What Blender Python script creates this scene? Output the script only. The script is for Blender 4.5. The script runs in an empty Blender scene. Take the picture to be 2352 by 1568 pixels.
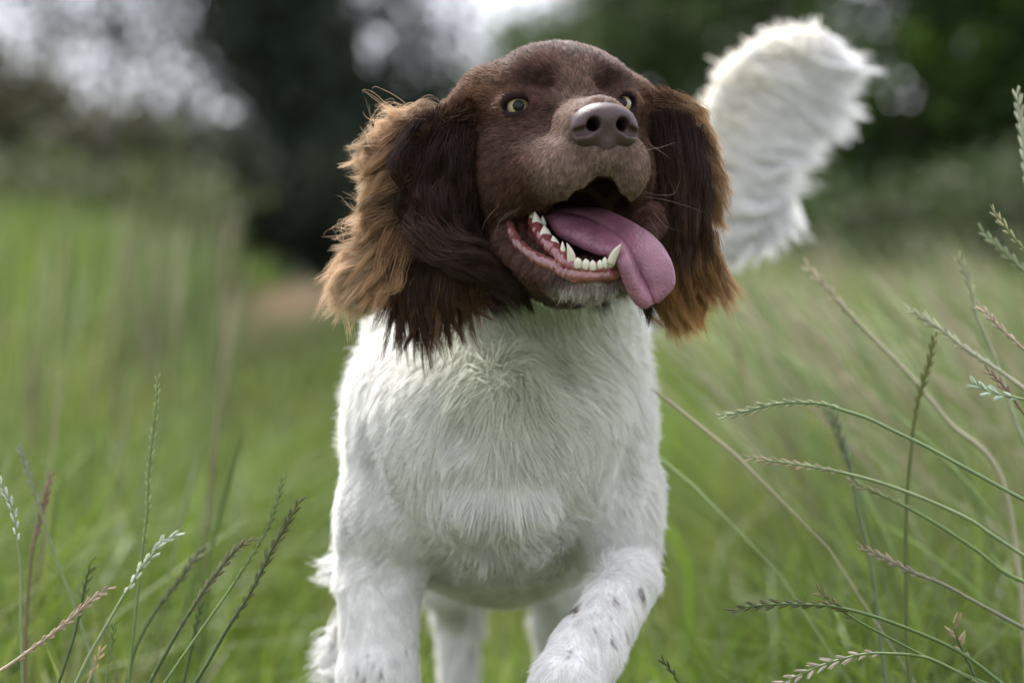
import bpy, math, random
import numpy as np
from mathutils import Vector, kdtree
rng = np.random.default_rng(7)
random.seed(7)
sc = bpy.context.scene
COL = sc.collection

# ------------------------------------------------------------------ camera, light, exposure
K = 0.00028            # metres per unit; one unit is about one pixel of a 2352 px wide frame at the focus distance
DIST = 6533.0          # camera to eyes, in units
HORIZ = 600.0          # row of the horizon
CAMH = 1786.0          # camera height in units (0.5 m)

cam_d = bpy.data.cameras.new('camera')
cam = bpy.data.objects.new('camera', cam_d)
COL.objects.link(cam)
cam.location = (0, -DIST * K, CAMH * K)
cam.rotation_euler = (math.radians(90), 0, 0)
cam_d.lens = 100
cam_d.sensor_width = 36
cam_d.shift_y = -(784 - HORIZ) / 2352
cam_d.clip_start = 0.05
cam_d.clip_end = 2000
cam_d.dof.use_dof = True
cam_d.dof.focus_distance = (DIST - 60) * K
cam_d.dof.aperture_fstop = 4.2
sc.camera = cam

SUN_EL, SUN_ROT = math.radians(52), math.radians(150)
w = bpy.data.worlds.new('World')
sc.world = w
w.use_nodes = True
nt = w.node_tree
nt.nodes.clear()
sky = nt.nodes.new('ShaderNodeTexSky')
sky.sky_type = 'NISHITA'
sky.sun_disc = False
sky.sun_elevation = SUN_EL
sky.sun_rotation = SUN_ROT
sky.air_density = 1.0
sky.dust_density = 2.5
sky.ozone_density = 1.5
hs = nt.nodes.new('ShaderNodeHueSaturation')
hs.inputs['Saturation'].default_value = 0.28
bg = nt.nodes.new('ShaderNodeBackground')
bg.inputs['Strength'].default_value = 0.08
wo = nt.nodes.new('ShaderNodeOutputWorld')
nt.links.new(sky.outputs[0], hs.inputs['Color'])
tint = nt.nodes.new('ShaderNodeMix'); tint.data_type = 'RGBA'; tint.blend_type = 'MULTIPLY'
tint.inputs[0].default_value = 1; tint.inputs[7].default_value = (0.93, 0.94, 1.06, 1)     # cool overcast
nt.links.new(hs.outputs[0], tint.inputs[6])
# cloud cover: even grey lavender, three times brighter overhead than at the horizon as overcast skies are
tc = nt.nodes.new('ShaderNodeTexCoord'); sp = nt.nodes.new('ShaderNodeSeparateXYZ')
nt.links.new(tc.outputs['Generated'], sp.inputs[0])
ov = nt.nodes.new('ShaderNodeMapRange'); ov.inputs['From Min'].default_value = 0; ov.inputs['From Max'].default_value = 1
ov.inputs['To Min'].default_value = 2.7; ov.inputs['To Max'].default_value = 5.1
nt.links.new(sp.outputs['Z'], ov.inputs['Value'])
cl = nt.nodes.new('ShaderNodeVectorMath'); cl.operation = 'SCALE'; cl.inputs[0].default_value = (0.97, 0.98, 1.10)
nt.links.new(ov.outputs[0], cl.inputs['Scale'])
cm = nt.nodes.new('ShaderNodeMix'); cm.data_type = 'RGBA'; cm.inputs[0].default_value = 0.75
nt.links.new(tint.outputs[2], cm.inputs[6]); nt.links.new(cl.outputs[0], cm.inputs[7])
nt.links.new(cm.outputs[2], bg.inputs[0])
nt.links.new(bg.outputs[0], wo.inputs[0])

sun_d = bpy.data.lights.new('sun', 'SUN')
sun_d.energy = 1.5
sun_d.angle = math.radians(16)
sun_d.color = (1.0, 0.97, 0.93)
sun = bpy.data.objects.new('sun', sun_d)
COL.objects.link(sun)
# sky sun_rotation is measured clockwise from +Y seen from above
_sd = Vector((math.sin(SUN_ROT) * math.cos(SUN_EL), math.cos(SUN_ROT) * math.cos(SUN_EL), math.sin(SUN_EL)))
_sd.x, _sd.y = -0.25, 0.55     # from behind the dog, a little to the left
_sd.z = math.tan(SUN_EL) * math.hypot(_sd.x, _sd.y)
sky.sun_rotation = math.atan2(_sd.x, _sd.y)
sun.rotation_euler = _sd.to_track_quat('Z', 'Y').to_euler()

sc.view_settings.view_transform = 'Standard'
sc.view_settings.look = 'None'
sc.view_settings.gamma = 1
sc.view_settings.exposure = 2.65
sc.render.engine = 'CYCLES'
sc.cycles.max_bounces = 6
sc.cycles.diffuse_bounces = 3
sc.cycles.glossy_bounces = 2
sc.cycles.transmission_bounces = 3
sc.cycles.transparent_max_bounces = 6
sc.cycles.use_denoising = True
sc.cycles_curves.shape = 'RIBBONS'
sc.cycles_curves.subdivisions = 2

# ------------------------------------------------------------------ helpers
def S(px, py, z=0.0):
    """a point seen at column px, row py and z units behind the eyes, in units"""
    f = 1 + z / DIST
    return np.array([(px - 1176) * f, z, CAMH + (HORIZ - py) * f])

def SA(a):
    a = np.asarray(a, float)
    f = 1 + a[:, 2] / DIST
    return np.stack([(a[:, 0] - 1176) * f, a[:, 2], CAMH + (HORIZ - a[:, 1]) * f], 1)

def unS(P):
    f = 1 + P[:, 1] / DIST
    return P[:, 0] / f + 1176, HORIZ - (P[:, 2] - CAMH) / f, P[:, 1]

def ss(a, b, x):
    t = np.clip((x - a) / (b - a), 0, 1)
    return t * t * (3 - 2 * t)

def unit(v):
    return v / np.maximum(np.linalg.norm(v, axis=-1, keepdims=True), 1e-9)

_nz = np.random.default_rng(3)
_nf = _nz.normal(size=(24, 3)); _nph = _nz.uniform(0, 6.28, (24,))
def noise(P, scale, seed=0):
    """smooth pseudo noise about -1..1"""
    out = np.zeros(len(P))
    for i in range(5):
        j = (seed * 5 + i) % 24
        out += np.sin(P @ _nf[j] / scale * (0.7 + 0.35 * i) + _nph[j] + seed)
    return out / 2.6

def smooth_path(pts, n):
    """Catmull-Rom through pts, n samples"""
    p = np.asarray(pts, float)
    m = len(p)
    if m == 2:
        t = np.linspace(0, 1, n)[:, None]
        return p[0] * (1 - t) + p[1] * t
    q = np.vstack([2 * p[0] - p[1], p, 2 * p[-1] - p[-2]])
    s = np.linspace(0, m - 1, n)
    i = np.minimum(s.astype(int), m - 2); t = (s - i)[:, None]
    a, b, c, d = q[i], q[i + 1], q[i + 2], q[i + 3]
    return 0.5 * (2 * b + (c - a) * t + (2 * a - 5 * b + 4 * c - d) * t * t + (3 * b - a - 3 * c + d) * t ** 3)

def tag(o, label=None, cat=None, group=None, kind=None):
    if label: o['label'] = label
    if cat: o['category'] = cat
    if group: o['group'] = group
    if kind: o['kind'] = kind
    return o

def empty(name, loc):
    o = bpy.data.objects.new(name, None)
    o.location = loc
    o.empty_display_size = 0.1
    COL.objects.link(o)
    return o

def link(name, data, parent=None, mats=()):
    o = bpy.data.objects.new(name, data)
    COL.objects.link(o)
    for m in mats: data.materials.append(m)
    if parent is not None:
        o.parent = parent
        o.location = -parent.location if parent.parent is None else (0, 0, 0)
    return o

def mesh_np(name, V, F, parent=None, mats=(), smooth=True, col=None, fcol=None, matidx=None):
    """V in units (n,3); F (m,3) or (m,4) array"""
    V = np.asarray(V, np.float32) * K; F = np.asarray(F, np.int32)
    me = bpy.data.meshes.new(name)
    k = F.shape[1]
    me.vertices.add(len(V)); me.vertices.foreach_set('co', V.ravel())
    me.loops.add(F.size); me.loops.foreach_set('vertex_index', F.ravel())
    me.polygons.add(len(F))
    me.polygons.foreach_set('loop_start', np.arange(0, F.size, k, dtype=np.int32))
    if smooth: me.polygons.foreach_set('use_smooth', np.ones(len(F), bool))
    if matidx is not None: me.polygons.foreach_set('material_index', matidx)
    me.update(calc_edges=True)
    if col is not None:
        a = me.attributes.new('col', 'FLOAT_COLOR', 'POINT')
        c = np.ones((len(V), 4), np.float32); c[:, :3] = col
        a.data.foreach_set('color', c.ravel())
    return link(name, me, parent, mats)

# ------------------------------------------------------------------ materials
def mat(name, base=(0.5, 0.5, 0.5), rough=0.6, attr=None, noise_amt=0.0, noise_scale=40.0, bump=0.0, bump_scale=200.0,
        coat=0.0, spec=0.5, sss=0.0, trans=0.0, sheen=0.0):
    m = bpy.data.materials.new(name); m.use_nodes = True
    t = m.node_tree; b = t.nodes['Principled BSDF']
    b.inputs['Roughness'].default_value = rough
    b.inputs['Specular IOR Level'].default_value = spec
    b.inputs['Coat Weight'].default_value = coat
    b.inputs['Coat Roughness'].default_value = 0.08
    b.inputs['Subsurface Weight'].default_value = sss
    b.inputs['Subsurface Scale'].default_value = 0.004
    b.inputs['Subsurface Radius'].default_value = (1, 0.35, 0.25)
    b.inputs['Sheen Weight'].default_value = sheen
    b.inputs['Base Color'].default_value = (*base, 1)
    src = None
    if attr:
        a = t.nodes.new('ShaderNodeAttribute'); a.attribute_name = attr
        src = a.outputs['Color']
    if noise_amt:
        tc = t.nodes.new('ShaderNodeTexCoord')
        n = t.nodes.new('ShaderNodeTexNoise'); n.inputs['Scale'].default_value = noise_scale
        n.inputs['Detail'].default_value = 5
        t.links.new(tc.outputs['Object'], n.inputs['Vector'])
        r = t.nodes.new('ShaderNodeMapRange')
        r.inputs['From Min'].default_value = 0.3; r.inputs['From Max'].default_value = 0.7
        r.inputs['To Min'].default_value = 1 - noise_amt; r.inputs['To Max'].default_value = 1 + noise_amt
        t.links.new(n.outputs['Fac'], r.inputs['Value'])
        v = t.nodes.new('ShaderNodeVectorMath'); v.operation = 'SCALE'
        if src is not None: t.links.new(src, v.inputs[0])
        else: v.inputs[0].default_value = base
        t.links.new(r.outputs[0], v.inputs['Scale'])
        src = v.outputs[0]
    if src is not None: t.links.new(src, b.inputs['Base Color'])
    if bump:
        tc = t.nodes.new('ShaderNodeTexCoord')
        n = t.nodes.new('ShaderNodeTexNoise'); n.inputs['Scale'].default_value = bump_scale
        n.inputs['Detail'].default_value = 3
        t.links.new(tc.outputs['Object'], n.inputs['Vector'])
        bp = t.nodes.new('ShaderNodeBump'); bp.inputs['Strength'].default_value = bump
        bp.inputs['Distance'].default_value = 0.001
        t.links.new(n.outputs['Fac'], bp.inputs['Height'])
        t.links.new(bp.outputs[0], b.inputs['Normal'])
    if trans:
        out = t.nodes['Material Output']
        tr = t.nodes.new('ShaderNodeBsdfTranslucent')
        mx = t.nodes.new('ShaderNodeMixShader'); mx.inputs[0].default_value = trans
        if src is not None: t.links.new(src, tr.inputs[0])
        else: tr.inputs[0].default_value = (*base, 1)
        t.links.new(b.outputs[0], mx.inputs[1]); t.links.new(tr.outputs[0], mx.inputs[2])
        t.links.new(mx.outputs[0], out.inputs[0])
    return m

M_skin = mat('fur_undercoat', attr='col', rough=0.9, spec=0.1)
M_fur = mat('fur_hair', attr='col', rough=0.5, spec=0.22, trans=0.25)
M_fur_white = mat('white_fur_hair', attr='col', rough=0.6, spec=0.3, trans=0.45)
M_nose = mat('nose_leather', (0.060, 0.035, 0.033), rough=0.45, noise_amt=0.15, noise_scale=160, bump=0.5, bump_scale=900, spec=0.3)
M_tongue = mat('tongue_flesh', (0.215, 0.090, 0.122), rough=0.33, noise_amt=0.22, noise_scale=70, bump=0.9, bump_scale=520, sss=0.25, spec=0.45)
M_gum = mat('wet_gum', (0.19, 0.050, 0.048), rough=0.22, noise_amt=0.2, noise_scale=90, bump=0.9, bump_scale=240, coat=0.6, sss=0.15)
M_lip = mat('wet_lip', (0.17, 0.060, 0.050), rough=0.25, noise_amt=0.3, noise_scale=110, bump=0.8, bump_scale=160, coat=0.5, sss=0.1)
M_tooth = mat('tooth_enamel', (0.60, 0.56, 0.44), rough=0.25, noise_amt=0.06, noise_scale=90, coat=0.4, sss=0.1)
M_eye = mat('eye_dark', (0.02, 0.012, 0.01), rough=0.25, coat=0.5)
M_pupil = mat('pupil_black', (0.003, 0.003, 0.004), rough=0.5, spec=0.1)
M_hole = mat('nostril_shade', (0.006, 0.004, 0.004), rough=1.0, spec=0.0)
M_cavity = mat('mouth_inside', (0.03, 0.010, 0.010), rough=0.5)

# ------------------------------------------------------------------ distance fields
YAW, PITCH = math.radians(14.5), math.radians(11)
HF = np.array([math.sin(YAW) * math.cos(PITCH), -math.cos(YAW) * math.cos(PITCH), math.sin(PITCH)])
HR = np.array([math.cos(YAW), math.sin(YAW), 0.0])
HU = np.cross(HF, HR)
HO = S(1311, 238, 0)
HFRAME = np.stack([HR, HF, HU])
I3 = np.eye(3)
def H(x, y, z): return HO + x * HR + y * HF + z * HU

class Ell:
    def __init__(s, c, r, fr=I3):
        s.c = np.asarray(c, float); s.r = np.asarray(r, float); s.fr = fr
        s.lo = s.c - s.r.max(); s.hi = s.c + s.r.max()
    def __call__(s, P):
        q = (P - s.c) @ s.fr.T
        k0 = np.linalg.norm(q / s.r, axis=1); k1 = np.linalg.norm(q / s.r ** 2, axis=1)
        return k0 * (k0 - 1) / np.maximum(k1, 1e-9)

class Cone:
    def __init__(s, a, b, ra, rb):
        s.a = np.asarray(a, float); s.b = np.asarray(b, float); s.ra = ra; s.rb = rb
        m = max(ra, rb)
        s.lo = np.minimum(s.a, s.b) - m; s.hi = np.maximum(s.a, s.b) + m
    def __call__(s, P):
        ab = s.b - s.a; t = np.clip(((P - s.a) @ ab) / max(ab @ ab, 1e-9), 0, 1)
        return np.linalg.norm(P - s.a - t[:, None] * ab, axis=1) - (s.ra + (s.rb - s.ra) * t)

def field(ops, P, margin=90.0):
    d = np.full(len(P), 1e3)
    for kind, pr, k in ops:
        mg = margin + k
        m = np.all((P > pr.lo - mg) & (P < pr.hi + mg), axis=1)
        idx = np.nonzero(m)[0]
        if not len(idx): continue
        v = pr(P[idx]); c = d[idx]
        if kind == 'u':
            h = np.maximum(k - np.abs(c - v), 0) / k
            d[idx] = np.minimum(c, v) - h * h * k * 0.25
        else:
            v = -v
            h = np.maximum(k - np.abs(c - v), 0) / k
            d[idx] = np.maximum(c, v) + h * h * k * 0.25
    return d

def grad(ops, P, e=2.0):
    g = np.zeros_like(P)
    for i in range(3):
        o = np.zeros(3); o[i] = e
        g[:, i] = field(ops, P + o) - field(ops, P - o)
    return unit(g)

def build_mesh(ops, lo, hi, h, coarse=3):
    """surface nets on a grid of step h, evaluated only near the surface"""
    lo = np.asarray(lo, float); hi = np.asarray(hi, float)
    nc = np.ceil((hi - lo) / (h * coarse)).astype(int) + 1
    ax = [lo[i] + np.arange(nc[i]) * h * coarse for i in range(3)]
    G = np.stack(np.meshgrid(*ax, indexing='ij'), -1).reshape(-1, 3)
    dc = np.concatenate([field(ops, g, margin=h * coarse * 3 + 20) for g in np.array_split(G, 12)]).reshape(nc).astype(np.float32)
    V = dc.repeat(coarse, 0).repeat(coarse, 1).repeat(coarse, 2)
    near = np.abs(V) < h * coarse * 1.9
    ii = np.argwhere(near)
    val = np.concatenate([field(ops, lo + a * h) for a in np.array_split(ii, 12)])
    V[near] = val
    s = V < 0
    n = V.shape
    inc = np.zeros(np.array(n) - 1, np.int8)
    for dx in (0, 1):
        for dy in (0, 1):
            for dz in (0, 1):
                inc += s[dx:n[0] - 1 + dx, dy:n[1] - 1 + dy, dz:n[2] - 1 + dz]
    act = (inc > 0) & (inc < 8)
    cells = np.argwhere(act)
    index = np.full(inc.shape, -1, np.int32); index[act] = np.arange(len(cells))
    corner = {}
    for dx in (0, 1):
        for dy in (0, 1):
            for dz in (0, 1):
                corner[dx, dy, dz] = V[cells[:, 0] + dx, cells[:, 1] + dy, cells[:, 2] + dz]
    acc = np.zeros((len(cells), 3)); cnt = np.zeros(len(cells))
    for a in corner:
        for i in range(3):
            if a[i] == 0:
                b = list(a); b[i] = 1; b = tuple(b)
                va, vb = corner[a], corner[b]
                m = (va < 0) != (vb < 0)
                t = np.where(m, va / np.where(m, va - vb, 1), 0)
                p = np.tile(np.array(a, float), (len(cells), 1)); p[:, i] = t
                acc[m] += p[m]; cnt[m] += 1
    P = lo + (cells + acc / cnt[:, None]) * h
    faces = []
    for i in range(3):
        j, k = (i + 1) % 3, (i + 2) % 3
        sl0 = [slice(1, -1)] * 3; sl1 = [slice(1, -1)] * 3
        sl0[i] = slice(0, n[i] - 1); sl1[i] = slice(1, n[i])
        a, b = s[tuple(sl0)], s[tuple(sl1)]
        e = np.argwhere(a != b)
        flip = a[tuple(e.T)]
        base = e.copy(); base[:, j] += 1; base[:, k] += 1
        def at(dj, dk):
            q = base.copy(); q[:, j] -= dj; q[:, k] -= dk
            return index[q[:, 0], q[:, 1], q[:, 2]]
        f = np.stack([at(1, 1), at(0, 1), at(0, 0), at(1, 0)], 1)
        f[~flip] = f[~flip][:, ::-1]
        faces.append(f)
    F = np.vstack(faces)
    F = F[(F >= 0).all(1)]
    for _ in range(2):      # slide the vertices onto the exact surface
        d = field(ops, P)[:, None]
        P = P - np.clip(d, -h * .5, h * .5) * grad(ops, P) * 0.9
    return P, F

# ------------------------------------------------------------------ the dog's body
U, SUB = 'u', 's'
def sc_(z): return 1 + z / DIST
def cone(a, b, ra, rb): return Cone(S(*a), S(*b), ra * sc_(a[2]), rb * sc_(b[2]))
def ell(c, r, fr=I3): return Ell(S(*c), np.array(r) * sc_(c[2]), fr)
def hell(x, y, z, r): return Ell(H(x, y, z), r, HFRAME)
def hcone(a, b, ra, rb): return Cone(H(*a), H(*b), ra, rb)

ops = []
# torso
ops += [(U, ell((1148, 975, 720), (322, 430, 262)), 60),
        (U, ell((1140, 1170, 1000), (255, 380, 205)), 70),
        (U, cone((1150, 1000, 1100), (1160, 960, 2350), 320, 255), 120),
        (U, cone((1150, 1180, 1100), (1150, 1130, 1700), 170, 130), 120),
        (U, cone((1270, 430, 430), (1215, 740, 690), 165, 225), 80),
        (U, cone((1205, 760, 720), (1150, 980, 660), 235, 300), 110),
        (U, cone((965, 780, 900), (925, 980, 800), 122, 125), 80),
        (U, cone((1370, 770, 900), (1385, 980, 800), 108, 112), 80),
        (U, cone((940, 880, 640), (905, 1180, 620), 110, 118), 70),
        (U, cone((1365, 860, 640), (1400, 1170, 620), 100, 112), 70),
        (U, ell((1110, 1080, 400), (90, 60, 120)), 140)]
def march(px, py, z0=-420.0, z1=900.0, o=None):
    zs = np.arange(z0, z1, 2.0)
    P = SA(np.stack([np.full_like(zs, px), np.full_like(zs, py), zs], 1))
    d = field(o or ops, P)
    i = np.argmax(d < 0)
    return zs[i] if d[i] < 0 else None
# swells and hollows of the chest muscles and coat
dents = [(1055, 992, 24, 22, 34, 1), (866, 1100, 12, 18, 70, 1), (884, 1215, 14, 20, 60, 1), (1432, 1100, 12, 18, 70, 1), (1446, 1215, 14, 18, 50, 1), (1170, 1252, 160, 22, 18, 1),
         (1275, 830, 34, 16, 120, 1), (1340, 1268, 50, 26, 16, 1), (990, 1285, 50, 22, 18, 1), (1150, 1160, 110, 30, 36, 0), (1120, 1250, 14, 16, 50, 1)]
for px, py, rx, rd, ry, sub in dents:
    z = march(px, py)
    if z is not None: ops.append(((SUB if sub else U), ell((px, py, z + (-rd * 0.35 if sub else rd * 0.7)), (rx, rd, ry)), 60))
# front legs
ops += [(U, cone((905, 1180, 620), (870, 1340, 700), 118, 88), 60),
        (U, cone((872, 1350, 620), (868, 1560, 560), 94, 84), 42),
        (U, cone((868, 1560, 560), (866, 1850, 560), 84, 58), 40),
        (U, cone((866, 1850, 560), (866, 2110, 560), 58, 52), 40),
        (U, ell((866, 2190, 500), (70, 100, 55)), 40),
        (U, cone((1400, 1150, 640), (1438, 1300, 560), 120, 70), 50),
        (U, cone((1446, 1336, 420), (1348, 1495, 250), 66, 78), 14),
        (U, cone((1345, 1500, 250), (1300, 1578, 150), 78, 82), 30),
        (U, cone((1300, 1575, 150), (1250, 1760, 260), 70, 52), 30),
        (U, ell((1240, 1830, 280), (60, 60, 80)), 30)]
# hind quarters and hind legs
ops += [(U, ell((1170, 1010, 2500), (250, 330, 260)), 100),
        (U, cone((1010, 1090, 2450), (1030, 1330, 2250), 120, 62), 80),
        (U, cone((1030, 1330, 2250), (1062, 1440, 2500), 58, 42), 50),
        (U, cone((1052, 1400, 2420), (1062, 1800, 2450), 46, 40), 40),
        (U, ell((1060, 1845, 2380), (48, 70, 32)), 30),
        (U, cone((1300, 1090, 2500), (1278, 1330, 2350), 110, 55), 80),
        (U, cone((1278, 1330, 2350), (1272, 1450, 2650), 52, 38), 50),
        (U, cone((1272, 1420, 2600), (1268, 1780, 2650), 40, 36), 40),
        (U, ell((1266, 1825, 2580), (46, 70, 30)), 30)]
# tail
TAIL = [(1330, 800, 2650), (1500, 700, 2720), (1590, 560, 2720), (1625, 400, 2700), (1645, 280, 2690), (1690, 180, 2680), (1770, 118, 2670), (1860, 105, 2660)]
for i in range(len(TAIL) - 1):
    ra = [60, 44, 32, 27, 24, 21, 18, 12][i]; rb = [60, 44, 32, 27, 24, 21, 18, 12][i + 1]
    ops.append((U, cone(TAIL[i], TAIL[i + 1], ra, rb), 20))
# head
ops += [(U, hell(0, -165, -5, (188, 220, 152)), 50),
        (U, hell(0, -60, 20, (140, 120, 105)), 50),
        (U, hell(-92, -44, 50, (56, 54, 42)), 60), (U, hell(92, -44, 50, (56, 54, 42)), 60),
        (U, hell(0, -110, 50, (150, 130, 98)), 50),
        (U, hell(-120, -120, -130, (100, 150, 150)), 60), (U, hell(120, -120, -130, (92, 150, 150)), 60),
        (U, hcone((0, -10, -108), (0, 215, -122), 104, 64), 60),
        (U, hcone((0, 40, -66), (0, 235, -92), 50, 44), 40),
        (U, hcone((-92, -20, -160), (-60, 190, -182), 84, 54), 55), (U, hcone((92, -20, -160), (60, 190, -182), 80, 54), 55),
        (U, hell(-66, 140, -208, (50, 100, 52)), 30), (U, hell(66, 140, -208, (48, 100, 52)), 30),
        (U, hell(0, 225, -168, (54, 42, 38)), 30),
        (U, hell(0, -140, 52, (125, 130, 96)), 60),
        ]
# temples running into the ear roots, ridges of the muzzle
ops += [(U, cone((1120, 235, 90), (1045, 285, 70), 74, 44), 50), (U, cone((1450, 240, 130), (1510, 285, 120), 60, 40), 40),
        (U, hcone((-44, 60, -74), (-46, 225, -102), 28, 26), 30), (U, hcone((44, 60, -74), (46, 225, -102), 28, 26), 30),
        (SUB, hcone((-72, 62, -40), (-96, 110, -90), 3, 3), 40), (SUB, hcone((72, 62, -40), (96, 110, -90), 3, 3), 40),
        (SUB, hell(-70, 44, 36, (22, 18, 14)), 46), (SUB, hell(70, 44, 36, (22, 18, 14)), 46), (SUB, hcone((0, 292, -160), (0, 268, -215), 3, 3), 12),
        (SUB, cone((1384, 442, -380), (1384, 446, 0), 32, 32), 12), (SUB, cone((1345, 470, -380), (1340, 470, 0), 34, 34), 12),
        (SUB, cone((1300, 496, -380), (1295, 496, 0), 30, 30), 12), (SUB, cone((1416, 474, -380), (1416, 474, 0), 26, 26), 12)]
# ears: thin curved flaps
ops += [(U, cone((1045, 300, 60), (985, 330, 75), 46, 36), 40),
        (U, ell((975, 420, 95), (66, 30, 130)), 30),
        (U, ell((1000, 540, 90), (80, 26, 85)), 30),
        (U, ell((1080, 610, 95), (95, 24, 52)), 30),
        (U, cone((1500, 290, 120), (1555, 320, 130), 40, 32), 40),
        (U, ell((1568, 430, 150), (48, 28, 125)), 30),
        (U, ell((1572, 560, 150), (52, 24, 90)), 30)]
# lower jaw
JAW = [(1130, 470, 130, 52), (1180, 560, -10, 34), (1225, 610, -90, 30), (1285, 640, -155, 30), (1355, 655, -185, 32), (1420, 640, -160, 28), (1455, 590, -80, 26), (1480, 500, 60, 40)]
for a, b in zip(JAW[:-1], JAW[1:]):
    ops.append((U, cone(a[:3], b[:3], a[3], b[3]), 22))
ops.append((U, ell((1320, 625, -20), (110, 130, 42)), 40))
ops.append((U, cone((1300, 610, 60), (1270, 560, 220), 90, 130), 60))
CAV = [ell((1335, 528, -70), (98, 190, 62)), ell((1383, 455, -160), (34, 170, 50)), cone((1340, 520, -100), (1192, 512, -40), 52, 20),
       ell((1330, 470, -60), (70, 120, 40)), cone((1384, 442, -280), (1384, 446, 0), 32, 32), cone((1345, 470, -280), (1340, 470, 0), 34, 34), cone((1300, 496, -280), (1295, 496, 0), 30, 30), cone((1416, 474, -280), (1416, 474, 0), 26, 26)]
for i, c in enumerate(CAV): ops.append((SUB, c, 14))
# eye openings
EYES = [((1186, 242), -0.16, 32, 15.2), ((1438, 236), 0.08, 25, 16)]
def march(px, py, z0=-420.0, z1=900.0, o=None):
    zs = np.arange(z0, z1, 2.0)
    P = SA(np.stack([np.full_like(zs, px), np.full_like(zs, py), zs], 1))
    d = field(o or ops, P)
    i = np.argmax(d < 0)
    return zs[i] if d[i] < 0 else None
ops_noeye = list(ops)
EYEC = []
for (px, py), roll, rw, rh in EYES:
    z = march(px, py, o=ops_noeye)
    print('eye surface', px, py, z)
    n = grad(ops_noeye, S(px, py, z)[None])[0]
    look = unit(n + np.array([0.1, -1.5, 0.15]))
    c = S(px, py, z)
    EYEC.append((c, look, rw, rh))
    up = np.array([0, 0, 1.0]); rt = unit(np.cross(look, up)); up = np.cross(rt, look)
    ca, sa = math.cos(roll), math.sin(roll)
    r2 = rt * ca + up * sa; u2 = -rt * sa + up * ca
    fr = np.stack([r2, look, u2])
    ops.append((U, Ell(c - look * 16, (rw + 22, 24, rh + 16), fr), 26))       # lids
    ops.append((SUB, Ell(c + look * 2, (rw, 30, rh), fr), 6))
NOSE = H(-2, 264, -119)
for s_ in (-1, 1): ops.append((SUB, Ell(NOSE + HR * s_ * 34 + HF * 10, (26, 34, 24), HFRAME), 6))

V, F = build_mesh(ops, (-760, -420, -20), (1050, 3050, 2480), 8.0, 3)
print('body', len(V), len(F))

def coat(P):
    """fur colour at points, its markings plus painted sheen and shade: brown head, white body with brown ticks"""
    x, y, z = unS(P)
    n1 = noise(P, 22, 1); n2 = noise(P, 9, 2); n3 = noise(P, 70, 3)
    L = (P - HO) @ HFRAME.T      # head coordinates
    lx, ly, lz = L.T
    c = np.array([0.080, 0.040, 0.028]) * (1 + 0.05 * n1 + 0.08 * n3)[:, None]
    def mixc(w_, col):
        nonlocal c
        w_ = np.clip(w_, 0, 1)[:, None]; c = c * (1 - w_) + np.array(col) * w_
    mixc(ss(60, 220, ly) * 0.8, (0.22, 0.150, 0.118))  # paler grey brown muzzle, its sheen put into the colour
    mixc(ss(60, 110, lz) * ss(30, 110, np.abs(lx)) * 0.3, (0.12, 0.06, 0.035))                                       # muzzle
    mixc(np.exp(-(lx / 38) ** 2) * ss(40, 110, lz) * ss(60, -60, ly) * 0.75, (0.15, 0.108, 0.098))      # sheen down the middle of the brow, put into the colour
    mixc(np.exp(-(lx / 55) ** 2) * ss(-80, -20, lz) * ss(20, 60, ly) * 0.6, (0.19, 0.125, 0.092))       # paler bridge, its highlight put into the colour
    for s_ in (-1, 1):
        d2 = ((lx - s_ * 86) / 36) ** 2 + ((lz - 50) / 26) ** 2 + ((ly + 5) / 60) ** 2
        mixc(np.exp(-d2) * 0.5, (0.024, 0.013, 0.010))  # shade of the brow hollows painted into the fur
        d2 = ((lx - s_ * 128) / 50) ** 2 + ((lz + 40) / 26) ** 2 + ((ly - 10) / 60) ** 2
        mixc(np.exp(-d2) * 0.35, (0.03, 0.015, 0.011))
    mixc(ss(110, 185, np.abs(lx)) * ss(-60, 20, lz) * 0.6, (0.17, 0.090, 0.045))  # golden rim light on the temples, put into the fur colour
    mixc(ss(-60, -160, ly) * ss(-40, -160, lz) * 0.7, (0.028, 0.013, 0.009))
    # lips and chin
    mixc(ss(634, 664, y) * ss(40, -120, z) * ss(1240, 1290, x), (0.30, 0.26, 0.22))
    # neck and body
    white = np.array([0.84, 0.83, 0.80]) - np.exp(-((x - 1200) / 230) ** 2 - ((y - 760) / 260) ** 2)[:, None] * np.array([0.24, 0.21, 0.32])  # cream throat, with the shade under the chin put into the colour
    edge = 655 + 18 * n3 + 0.9 * np.abs(x - 1290) * 0.1
    wb = ss(edge - 10, edge + 16, y) * ss(40, 110, z + 0 * x)
    wb = np.maximum(wb, ss(560, 700, z + 0 * x) * ss(500, 620, y))
    wb = np.maximum(wb, ss(1200, 1300, z))
    wb = np.maximum(wb, ss(850, 900, y))
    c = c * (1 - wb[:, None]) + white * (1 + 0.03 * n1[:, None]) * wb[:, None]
    # saddle patch behind the shoulder
    pm = ss(0, 1, 1.2 - ((z - 1100) / 260) ** 2 - ((y - 830) / 110) ** 2) * ss(-200, -300, P[:, 0])
    c = c * (1 - pm[:, None]) + np.array([0.12, 0.06, 0.05]) * pm[:, None]
    for tx, ty, r in TICKS:
        d = np.hypot((x - tx) * 1.25, (y - ty) / 1.9) / r
        wt = ss(1.3, 0.3, d * (1 + 0.35 * n2)) * (z < 2900) * (0.9 if r > 7 else 0.65)
        c = c * (1 - wt[:, None]) + np.array([0.13, 0.085, 0.08]) * wt[:, None]
    return np.clip(c, 0.004, 0.9)
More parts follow.
